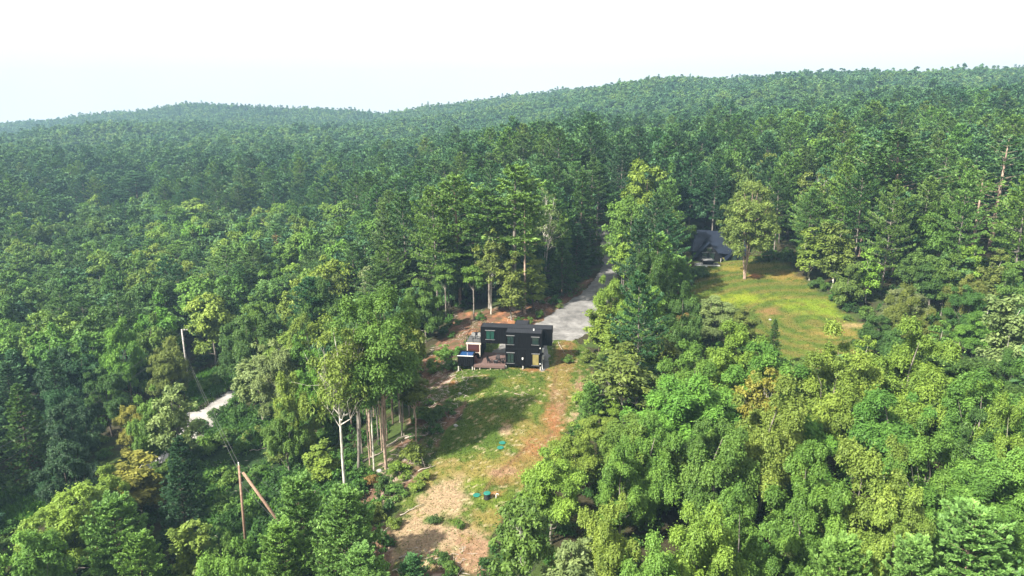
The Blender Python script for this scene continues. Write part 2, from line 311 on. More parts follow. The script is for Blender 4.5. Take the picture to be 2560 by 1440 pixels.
bs = nd(t, 'ShaderNodeBsdfPrincipled', Roughness=.95); bs.inputs['Specular IOR Level'].default_value = .1; bp = nd(t, 'ShaderNodeBump', Strength=.7, Distance=.25)
K(n1.outputs[0], bp.inputs['Height']); K(bp.outputs[0], bs.inputs['Normal']); K(mul.outputs[2], bs.inputs['Base Color']); K(bs.outputs[0], o.inputs[0])
tag(link('ground', mkmesh('ground', np.c_[x_, y_, z_], Q, [mg], True, vcol=gc)), kind='structure')
# gravel
mgr, t, o = newmat('gravel'); K = t.links.new; geo = nd(t, 'ShaderNodeNewGeometry'); n1 = nd(t, 'ShaderNodeTexNoise', Scale=.5, Detail=10); n1.inputs['Roughness'].default_value = .75; K(geo.outputs['Position'], n1.inputs['Vector'])
r = nd(t, 'ShaderNodeValToRGB'); e = r.color_ramp.elements; e[0].position = .38; e[0].color = (.13, .126, .122, 1); e[1].position = .7; e[1].color = (.33, .32, .308, 1); K(n1.outputs[0], r.inputs[0])
bs = nd(t, 'ShaderNodeBsdfPrincipled', Roughness=.9); K(r.outputs[0], bs.inputs['Base Color']); bp = nd(t, 'ShaderNodeBump', Strength=.5, Distance=.1); n2 = nd(t, 'ShaderNodeTexNoise', Scale=9, Detail=3); K(geo.outputs['Position'], n2.inputs['Vector']); K(n2.outputs[0], bp.inputs['Height']); K(bp.outputs[0], bs.inputs['Normal']); K(bs.outputs[0], o.inputs[0])
ga_ = nd(t, 'ShaderNodeTexNoise', Scale=.16, Detail=3); K(geo.outputs['Position'], ga_.inputs['Vector']); gb_ = nd(t, 'ShaderNodeMapRange'); gb_.inputs['From Min'].default_value = .35; gb_.inputs['From Max'].default_value = .65; gb_.inputs['To Min'].default_value = .62; gb_.inputs['To Max'].default_value = 1.08; K(ga_.outputs[0], gb_.inputs[0])
gm_ = nd(t, 'ShaderNodeMix', data_type='RGBA', blend_type='MULTIPLY'); gm_.inputs[0].default_value = 1; K(r.outputs[0], gm_.inputs[6]); K(gb_.outputs[0], gm_.inputs[7]); K(gm_.outputs[2], bs.inputs['Base Color'])
def drape(name, fn, x0, x1, y0, y1, s, mat, lift=.05):
    X, Y = np.meshgrid(np.arange(x0, x1, s), np.arange(y0, y1, s)); a, b = X.ravel(), Y.ravel(); d = fn(a, b) + (fbm(a / 1.5, b / 1.5, 8) - .5) * 1.6
    keep = d > -.3; idm = np.arange(X.size).reshape(X.shape)
    Q = np.stack([idm[:-1, :-1], idm[:-1, 1:], idm[1:, 1:], idm[1:, :-1]], -1).reshape(-1, 4); Q = Q[keep[Q].all(1)]
    used = np.unique(Q); mp = np.full(X.size, -1); mp[used] = np.arange(len(used)); a, b, d = a[used], b[used], d[used]
    z = Zg(a, b) + lift * sstep(-.3, .8, d) * 1.6 - .015
    return tag(link(name, mkmesh(name, np.c_[a, b, z], mp[Q], [mat], True)), kind='structure')
drape('driveway', lambda a, b: np.maximum(sd_(DRIVE, a, b), sd_(SPUR, a, b)), -12, 60, 112, 215, .4, mgr)
mgp = mgr.copy(); mgp.name = 'brightened_gravel'  # gravel copy with a lighter colour that offsets tree shade on the road
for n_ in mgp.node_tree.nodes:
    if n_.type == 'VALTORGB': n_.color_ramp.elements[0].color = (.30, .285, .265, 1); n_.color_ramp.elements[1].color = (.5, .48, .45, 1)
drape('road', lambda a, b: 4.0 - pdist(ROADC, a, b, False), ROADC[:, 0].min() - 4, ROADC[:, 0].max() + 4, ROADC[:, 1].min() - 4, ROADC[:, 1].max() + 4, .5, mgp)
# grass blades over the lot and the lawns
mgs, t, o = newmat('grass_blade'); K = t.links.new; at = nd(t, 'ShaderNodeAttribute', attribute_name='tint'); b1 = nd(t, 'ShaderNodeBsdfDiffuse'); b2 = nd(t, 'ShaderNodeBsdfTranslucent'); ms = nd(t, 'ShaderNodeMixShader'); ms.inputs[0].default_value = .3
K(at.outputs['Color'], b1.inputs[0]); K(at.outputs['Color'], b2.inputs[0]); K(b1.outputs[0], ms.inputs[1]); K(b2.outputs[0], ms.inputs[2]); K(ms.outputs[0], o.inputs[0])
def scatter(poly, dens, seed, margin=0, clear=None):
    rs = RS(seed); lo = poly.min(0) - 2; hi = poly.max(0) + 2; n = int((hi - lo).prod() * dens); p = lo + rs.rand(n, 2) * (hi - lo)
    k = sd_(poly, p[:, 0], p[:, 1]) + (fbm(p[:, 0], p[:, 1], 5) - .5) * 2 > margin
    k &= sd_(DRIVE, p[:, 0], p[:, 1]) < -.2
    return p[k]
P = np.vstack([scatter(LOT, 26, 1), scatter(LAWN, 12, 2), scatter(MEADOW, 30, 3, -2), scatter(MEADOW2, 25, 4, -2), scatter(SLASH, 8, 5)])
rs = RS(7); n_ = len(P); cc = groundcol(P[:, 0], P[:, 1]); cc = cc * (.7 + .7 * rs.rand(n_, 1)); grn = rs.rand(n_) < .25; cc[grn] = cc[grn] * .4 + C(.09, .17, .025) * .6
hh = .05 + .13 * rs.rand(n_) * (cc[:, 1] > cc[:, 0] * .9) + .05 * rs.rand(n_); tall = (sd_(MEADOW, P[:, 0], P[:, 1]) > -2) | (sd_(MEADOW2, P[:, 0], P[:, 1]) > -2); hh[tall] = .5 + .5 * rs.rand(tall.sum())
an = rs.rand(n_) * 6.283; w = .05 + .06 * rs.rand(n_); w[tall] = .12; zz = Zg(P[:, 0], P[:, 1]); le = rs.randn(n_, 2) * hh[:, None] * .6
V = np.zeros((n_, 3, 3)); V[:, 0] = np.c_[P[:, 0] - np.cos(an) * w, P[:, 1] - np.sin(an) * w, zz - .02]; V[:, 1] = np.c_[P[:, 0] + np.cos(an) * w, P[:, 1] + np.sin(an) * w, zz - .02]; V[:, 2] = np.c_[P + le, zz + hh]
tag(link('grass', mkmesh('grass', V.reshape(-1, 3), np.arange(n_ * 3).reshape(-1, 3), [mgs], vcol=np.repeat(cc, 3, 0))), 'patchy green and straw-coloured grass over the mown clearings', 'grass', kind='stuff')
# ------------------------------------------------------------------ plants
def unit(v): return v / (np.linalg.norm(v, axis=-1, keepdims=True) + 1e-9)
def rsph(rs, n):
    return unit(rs.randn(n, 3))
def leafquads(c, nrm, L_, Wd, rs, hang=None):
    """diamond leaf sprays: centre c, facing nrm, long axis random in the plane or hanging"""
    a = rsph(rs, len(c)) if hang is None else unit(hang + .45 * rs.randn(len(c), 3))
    u = unit(a - nrm * (a * nrm).sum(1)[:, None]); v = np.cross(nrm, u)
    L_ = np.broadcast_to(L_, (len(c),))[:, None]; Wd = np.broadcast_to(Wd, (len(c),))[:, None]
    bend = nrm * L_ * .22
    return np.stack([c - u * L_ - bend, c + v * Wd + u * L_ * .1, c + u * L_ - bend, c - v * Wd + u * L_ * .1], 1).reshape(-1, 3)
def quadF(n): return np.arange(n * 4).reshape(-1, 4)
def limb_pts(a, b, rs, sag=.12, n=5, wob=.04):
    a = np.array(a, float); b = np.array(b, float); t = np.linspace(0, 1, n)[:, None]; d = np.linalg.norm(b - a)
    p = a + (b - a) * t; p[:, 2] += -sag * d * np.sin(t[:, 0] * math.pi); p[1:-1] += rs.randn(n - 2, 3) * wob * d; return p
def broad(seed, H=15, R=4.2, zb=3.0, nc=70, nl=260, ls=.30, clump=.30, plume=1.0, top=.55, fill=.25, limbs=9, tr=.2, airy=0.0, side=6, fork=None, bare=0, lw=.42, droop=.5, lobes=.22):
    """returns (crown mesh arrays, wood builder)"""
    rs = RS(seed); ph = rs.rand(6) * 6.28
    d = rsph(rs, nc * 3); d = d[d[:, 2] > -.75][:nc]; n_ = len(d)
    az = np.arctan2(d[:, 1], d[:, 0]); lob = 1 + lobes * np.sin(az * 2 + ph[0]) * np.cos(d[:, 2] * 3 + ph[1]) + lobes * .8 * np.sin(az * 3 + ph[2] + d[:, 2] * 4) + lobes * .5 * np.sin(az * 5 + ph[3])
    rho = np.where(rs.rand(n_) < fill, .3 + .4 * rs.rand(n_), .78 + .22 * rs.rand(n_)) * lob
    zc = zb + (H - zb) * (1 - top); up = d[:, 2] > 0
    c = d * rho[:, None] * R * .86; c[:, 2] = zc + np.where(up, (H - zc) * .93, (zc - zb)) * d[:, 2] * rho
    cr = R * clump * (.65 + .7 * rs.rand(n_)) * (1 - .25 * np.clip(d[:, 2], 0, 1))
    m = np.maximum((nl * (cr / (R * clump)) ** 2).astype(int), 6); k = np.repeat(np.arange(n_), m); N = len(k)
    e = rsph(rs, N); e[:, 2] = np.where(e[:, 2] < -.25, -e[:, 2] * .8, e[:, 2]); e = unit(e + .45 * unit(c - (0, 0, zc))[k] * rs.rand(N, 1))
    rad = (.55 + .5 * rs.rand(N)) * (1 + .25 * np.sin(e[:, 0] * 7 + k) * np.cos(e[:, 1] * 6 + k * 2))
    shoot = rs.rand(N) < .05; rad[shoot] *= 1.2 + .35 * rs.rand(shoot.sum())
    p = c[k] + e * (rad * cr[k])[:, None] * np.array([1, 1, plume])
    nrm = unit(e * .55 + np.array([0, 0, .55]) + rs.randn(N, 3) * .42)
    hang = np.c_[e[:, :2] * .7, -np.ones(N) * droop - .1]
    s = ls * (.6 + .7 * rs.rand(N)); V = leafquads(p, nrm, s, s * lw, rs, hang)
    cl = rs.rand(n_); tone = np.clip(.45 * cl[k] + .3 * rs.rand(N) + .25 * np.clip(.5 + e[:, 2] * .6, 0, 1), 0, 1)  # tone: clump and leaf chance, lighter towards the top of each clump
    if bare: keep = rs.rand(N) > bare; V = V.reshape(-1, 4, 3)[keep].reshape(-1, 3); tone = tone[keep]
    mb = MB(); base = np.array([0, 0, -.4]); zt = zc + (H - zc) * .35
    stems = fork or [(0, 0)]
    for fx, fy in stems:
        tp = [base, [fx * .1, fy * .1, .6], [fx * .4 + rs.randn() * .1, fy * .4 + rs.randn() * .1, zb * .6], [fx * .8 + rs.randn() * .15, fy * .8 + rs.randn() * .15, zb + (zt - zb) * .3], [fx + rs.randn() * .3, fy + rs.randn() * .3, zt], [fx * 1.1 + rs.randn() * .4, fy * 1.1, zc + (H - zc) * .75]]
        mb.tube(tp, np.array([1.45, 1.05, .9, .72, .42, .12]) * tr * (1 if len(stems) == 1 else .75), side, False)
    tp = np.array(tp)
    order = rs.permutation(n_)[:limbs]
    for j in order:
        f = rs.choice(len(stems)); fx, fy = stems[f]; z0 = zb * .75 + (min(c[j, 2], zt) - zb * .75) * ((.15 + .6 * rs.rand()) if not airy else (.35 + .55 * rs.rand())); k_ = np.clip(z0 / zt, 0, 1)
        a = np.array([fx * k_, fy * k_, z0]); q = limb_pts(a, c[j] + (0, 0, -.2), rs, .1, 5)
        mb.tube(q, np.linspace(tr * .42, tr * .08, 5), 4, False)
        if bare or airy:
            for _ in range(3):
                b = c[j] + rs.randn(3) * cr[j] * .9; mb.tube(limb_pts(q[2 + _ % 2], b, rs, .05, 4), np.linspace(tr * .2, tr * .05, 4), 3, False)
    return V, tone, mb
def pine(seed, H=22, R=4.2, z0=.35, nwh=16, nb=5, nt_=20, nq=6, qs=.34, shape='old', side=6, tr=.26, wood=True, upb=.12, gap=.12):
    rs = RS(seed); Vs, rn = [], []; mb = MB(); lean = rs.randn(2) * .015 * H
    def ax(z): t = z / H; return np.array([lean[0] * t * t, lean[1] * t * t, z])
    mb.tube([ax(-.4), ax(.5), ax(H * .3), ax(H * .6), ax(H * .85), ax(H * .98)], np.array([1.35, 1.05, .85, .6, .3, .08]) * tr, side, False)
    zs = z0 * H + (H - z0 * H) * (np.arange(nwh) / (nwh - .4)) ** .9
    for i, z in enumerate(zs):
        t = (z - z0 * H) / (H - z0 * H)
        if shape == 'old': pr = (.55 + .75 * math.sin(min(t + .18, 1) * math.pi * .78)) * (1 - t ** 2.2) + .12
        elif shape == 'cone': pr = (1 - t) ** .85 + .06
        else: pr = (1 - t) ** .6 * .95 + .12
        az0 = rs.rand() * 6.28; dens = nb if t < .85 else max(3, nb - 1)
        for b in range(dens):
            if shape == 'old' and t < .72 and rs.rand() < gap: continue
            az = az0 + 6.283 * b / dens + rs.randn() * .25; L_ = R * pr * (.6 + .6 * rs.rand())
            if L_ < .25: continue
            rise = L_ * (upb + t * .55 + rs.randn() * .08) if shape != 'cone' else L_ * (-.08 + t * .5)
            dr = np.array([math.cos(az), math.sin(az), 0]); lat = np.array([-dr[1], dr[0], 0]); a = ax(z + rs.randn() * .12)
            if wood:
                q = np.array([a, a + dr * L_ * .5 + (0, 0, rise * .35), a + dr * L_ * .92 + (0, 0, rise)]); mb.tube(q, [tr * .26 * (1 - t * .6), tr * .16 * (1 - t * .6), tr * .05], 3, False)
            nt1 = max(3, int(nt_ * (.35 + .65 * L_ / (R * 1.2))))
            s = .25 + .78 * rs.rand(nt1) ** .8; s[0] = 1.03; wd = .34 * np.sin(np.clip((s - .15) / .9, 0, 1) * math.pi) ** .8 * L_; o = (rs.rand(nt1) * 2 - 1) * wd; o[0] = 0
            c = a + dr * (s * L_)[:, None] + lat * o[:, None]; c[:, 2] += rise * s ** 1.4 - np.abs(o) * .10 + rs.randn(nt1) * .035 * (1 + L_ * .15)
            k = np.repeat(np.arange(nt1), nq); N = len(k)
            e = unit(dr * .75 + lat * (np.sign(o[k]) * .7)[:, None] + np.array([0, 0, .32 if shape != 'young' else .9]) + rs.randn(N, 3) * .5)
            sz = qs * (.7 + .6 * rs.rand(N)); nn = unit(np.array([0, 0, 1.]) + rs.randn(N, 3) * .5); u = e; v = unit(np.cross(nn, u)) * (sz * .26)[:, None]
            p0 = c[k] - u * (sz * .25)[:, None]; p1 = c[k] + u * (sz * .35)[:, None]; p2 = c[k] + u * sz[:, None]
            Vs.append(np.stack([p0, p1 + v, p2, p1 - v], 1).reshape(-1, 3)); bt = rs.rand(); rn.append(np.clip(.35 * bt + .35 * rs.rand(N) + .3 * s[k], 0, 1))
    # leader
    c = np.array([ax(H * (1 - .03 * j)) for j in range(4)]); k = np.repeat(np.arange(4), nq * 2); N = len(k); e = unit(rs.randn(N, 3) * .6 + (0, 0, .9)); sz = qs * (.7 + .5 * rs.rand(N)); v = unit(np.cross(rs.randn(N, 3), e)) * (sz * .22)[:, None]
    Vs.append(np.stack([c[k], c[k] + e * (sz * .5)[:, None] + v, c[k] + e * sz[:, None], c[k] + e * (sz * .5)[:, None] - v], 1).reshape(-1, 3)); rn.append(.5 + .4 * rs.rand(N))
    return np.vstack(Vs), np.concatenate(rn), mb
def merged(name, V, tone, mb, ml, mw):
    tv = np.vstack(mb.v); tf = [f for f in mb.f]; q = [f if len(f) == 4 else (f[0], f[1], f[2], f[-1]) for f in tf]
    F_ = np.r_[quadF(len(V) // 4), np.array(q) + len(V)]
    return mkmesh(name, np.r_[V, tv], F_, [ml, mw], fattr=np.r_[tone, np.full(len(q), .5)], midx=np.r_[np.zeros(len(V) // 4), np.ones(len(q))])
PROTO = {}
def proto(key, gen, H, R, **kw):
    V, r, mb = gen(H=H, R=R, **kw)
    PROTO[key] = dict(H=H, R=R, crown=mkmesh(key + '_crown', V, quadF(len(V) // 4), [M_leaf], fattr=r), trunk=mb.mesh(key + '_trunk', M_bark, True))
for i in range(6):   # near, leafy, plumed crowns
    proto('ash%d' % i, broad, 14 + i % 3, 4.3, seed=10 + i, zb=1.4, nc=62, nl=1250, ls=.15, clump=.225, plume=1.6, lw=.42, limbs=9, fill=.14, lobes=.26, droop=.3)
for i in range(5):   # mid distance
    proto('maple%d' % i, broad, 15, 4.3, seed=30 + i, zb=2.2, nc=56, nl=330, ls=.28, clump=.27, plume=1.15, lw=.5, limbs=7, lobes=.24)
for i in range(3):   # airy, thin crowns with pale stems
    proto('airy%d' % i, broad, 15, 3.2, seed=50 + i, zb=5, nc=90, nl=75, ls=.26, clump=.24, plume=1.2, lw=.5, limbs=22, tr=.15, airy=1, fill=.4, fork=[(.5, .2), (-.6, -.1)] if i < 2 else None)
for i in range(3):   # narrow birches and poplars
    proto('birch%d' % i, broad, 13, 2.2, seed=60 + i, zb=1.0, top=.55, nc=80, nl=110, ls=.24, clump=.34, plume=1.3, lw=.5, limbs=10, tr=.11, fill=.4)
for i in range(2):   # slim stems with a small crown high up
    proto('slim%d' % i, broad, 16, 1.9, seed=70 + i, zb=10, nc=34, nl=160, ls=.2, clump=.38, plume=1.0, lw=.5, limbs=10, tr=.115, fill=.35)
proto('tallmaple0', broad, 23, 5.2, seed=91, zb=9.5, nc=84, nl=520, ls=.17, clump=.24, plume=1.3, lw=.45, limbs=18, tr=.2, fill=.25, lobes=.2, fork=[(.5, 0), (-.4, .1)])
proto('bare0', broad, 19, 4.0, seed=80, zb=6, nc=80, nl=70, ls=.24, clump=.26, plume=1.1, limbs=30, tr=.2, airy=1, fill=.45, bare=.1)
proto('lone', broad, 22, 6.0, seed=88, zb=4.2, nc=190, nl=190, ls=.24, clump=.17, plume=1.3, limbs=24, tr=.3, airy=1, fill=.35, lobes=.12, top=.55, fork=[(.9, .3), (-.8, -.2), (.1, .1)])
PROTO['lone']['trunk'].name = 'lone_trunk'
proto('bare1', broad, 19, 3.4, seed=85, zb=7, nc=60, nl=60, ls=.22, clump=.26, plume=1.1, limbs=26, tr=.17, airy=1, fill=.45, bare=.2, fork=[(.3, .1), (-.7, .2)])
for i in range(5):
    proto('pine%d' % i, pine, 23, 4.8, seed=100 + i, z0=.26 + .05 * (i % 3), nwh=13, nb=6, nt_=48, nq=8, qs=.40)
for i in range(2):
    proto('tallpine%d' % i, pine, 24, 3.2, seed=110 + i, z0=.52, nwh=9, nb=6, nt_=40, nq=8, qs=.38, gap=.15)
for i in range(2):   # open pine whose limbs show
    proto('openpine%d' % i, pine, 23, 4.8, seed=120 + i, z0=.3, nwh=12, nb=4, nt_=22, nq=7, qs=.42, gap=.25)
for i in range(3):
    proto('youngpine%d' % i, pine, 12, 3.6, seed=130 + i, z0=.04, nwh=16, nb=7, nt_=34, nq=14, qs=.33, shape='young', upb=.25, tr=.14)
for i in range(2):
    proto('spruce%d' % i, pine, 17, 3.6, seed=140 + i, z0=.05, nwh=22, nb=7, nt_=22, nq=6, qs=.36, shape='cone', tr=.2)
for i in range(4):
    proto('shrub%d' % i, broad, 2.6, 1.7, seed=150 + i, zb=.1, nc=26, nl=90, ls=.17, clump=.36, plume=1.0, limbs=5, tr=.04, lw=.5, top=.6)
for i in range(4):   # rounder near crowns
    proto('oak%d' % i, broad, 14, 4.0, seed=160 + i, zb=2.0, nc=58, nl=1150, ls=.145, clump=.25, plume=1.15, lw=.5, limbs=9, fill=.3, lobes=.2, top=.5)
# ------------------------------------------------------------------ tree placement
PXKEEP = {  # what must stay visible in the photo, as outlines on the picture used only while planning where trees may stand
 'lot': [(1160, 905), (1135, 945), (1110, 1000), (1165, 1010), (1150, 1045), (1105, 1100), (1050, 1165), (960, 1290), (945, 1440), (1185, 1440), (1235, 1340), (1270, 1265), (1335, 1180), (1390, 1110), (1430, 1030), (1465, 950), (1470, 880), (1420, 850), (1380, 850), (1380, 925), (1150, 925)],
 'house': [(1148, 930), (1148, 790), (1385, 790), (1385, 930)],
 'drive': [(1360, 805), (1440, 745), (1495, 690), (1490, 740), (1460, 820), (1400, 850)],
 'drive2': [(1490, 566), (1522, 566), (1515, 640), (1520, 700), (1480, 700), (1495, 640)],
 'lawn': [(1735, 690), (1760, 660), (1850, 650), (1965, 660), (2000, 715), (2055, 755), (2110, 800), (2150, 830), (2110, 845), (1985, 880), (1960, 850), (1945, 800), (1880, 780), (1850, 755), (1740, 735)],
 'cabin': [(1738, 650), (1738, 575), (1840, 575), (1858, 640)],
 'road': [(578, 955), (578, 985), (545, 1030), (490, 1078), (474, 1060), (482, 1025), (530, 975)],
 'pole': [(448, 815), (470, 815), (482, 960), (462, 960)],
 'scrub': [(510, 1060), (600, 1080), (700, 1090), (830, 1190), (740, 1180), (680, 1270), (650, 1340), (630, 1440), (600, 1440), (585, 1300), (520, 1200)],
 'edge': [(900, 1190), (1010, 1110), (1060, 1010), (1100, 960), (1140, 900), (1150, 930), (1110, 1010), (1050, 1160), (960, 1290), (940, 1400), (930, 1280)],
 'bank': [(1120, 905), (1180, 790), (1300, 772), (1400, 742), (1470, 705), (1430, 760), (1350, 808), (1180, 830), (1140, 905)],
 'meadow': [(480, 965), (520, 935), (585, 935), (575, 955), (500, 1010)],
 'meadow2': [(0, 1200), (90, 1190), (130, 1230), (90, 1290), (0, 1330)],
}
KEEP = [np.array(p, float) for p in PXKEEP.values()]
OPEN_W = [LOT, LAWN, DRIVE, BARE, SCRUB, MEADOW, MEADOW2]
FRONT_CLEAR = []
TREES = []      # dicts: proto key, x, y, sx, sz, rot, colour, bark, name, label, group
G = {'lime': (.145, .24, .036), 'yel': (.152, .225, .038), 'mid': (.09, .17, .032), 'dark': (.055, .12, .026), 'deep': (.03, .08, .028), 'olive': (.12, .165, .035), 'gold': (.19, .195, .035), 'bright': (.105, .21, .035),
     'pine': (.075, .16, .045), 'pinel': (.125, .23, .05), 'pined': (.045, .115, .045), 'pineb': (.115, .22, .055), 'grey': (.14, .18, .075), 'rust': (.17, .13, .04), 'blue': (.07, .17, .06), 'sage': (.16, .22, .075)}
BK = {'brown': (.16, .115, .085), 'grey': (.22, .195, .165), 'white': (.62, .58, .5), 'pink': (.42, .30, .23), 'dark': (.09, .07, .055)}
rh = random.Random(5)
def jit(c, a=.12):
    k = 1 + rh.uniform(-a, a); return tuple(max(.004, v * k * (1 + rh.uniform(-a * .6, a * .6))) for v in c)
def put(kind, x, y, H, R, col, bark='grey', hero=False, **kw):
    if kind == 'maple' and math.hypot(x, y) < 150: kind = 'oak' if rh.random() < .7 else 'ash'
    keys = [k for k in PROTO if k.rstrip('0123456789') == kind] if kind not in PROTO else [kind]
    key = rh.choice(keys); p = PROTO[key]
    c = G[col] if isinstance(col, str) else col
    if kind.startswith('young'): c = tuple(v * 1.3 for v in c)
    TREES.append(dict(key=key, kind=kind.rstrip('0123456789'), x=x, y=y, sx=R / p['R'], sz=H / p['H'], H=H, R=R, rot=rh.uniform(0, 6.28), col=jit(c, .05 if hero else .16), cname=col if isinstance(col, str) else 'mid', bark=BK[bark], hero=hero, **kw))
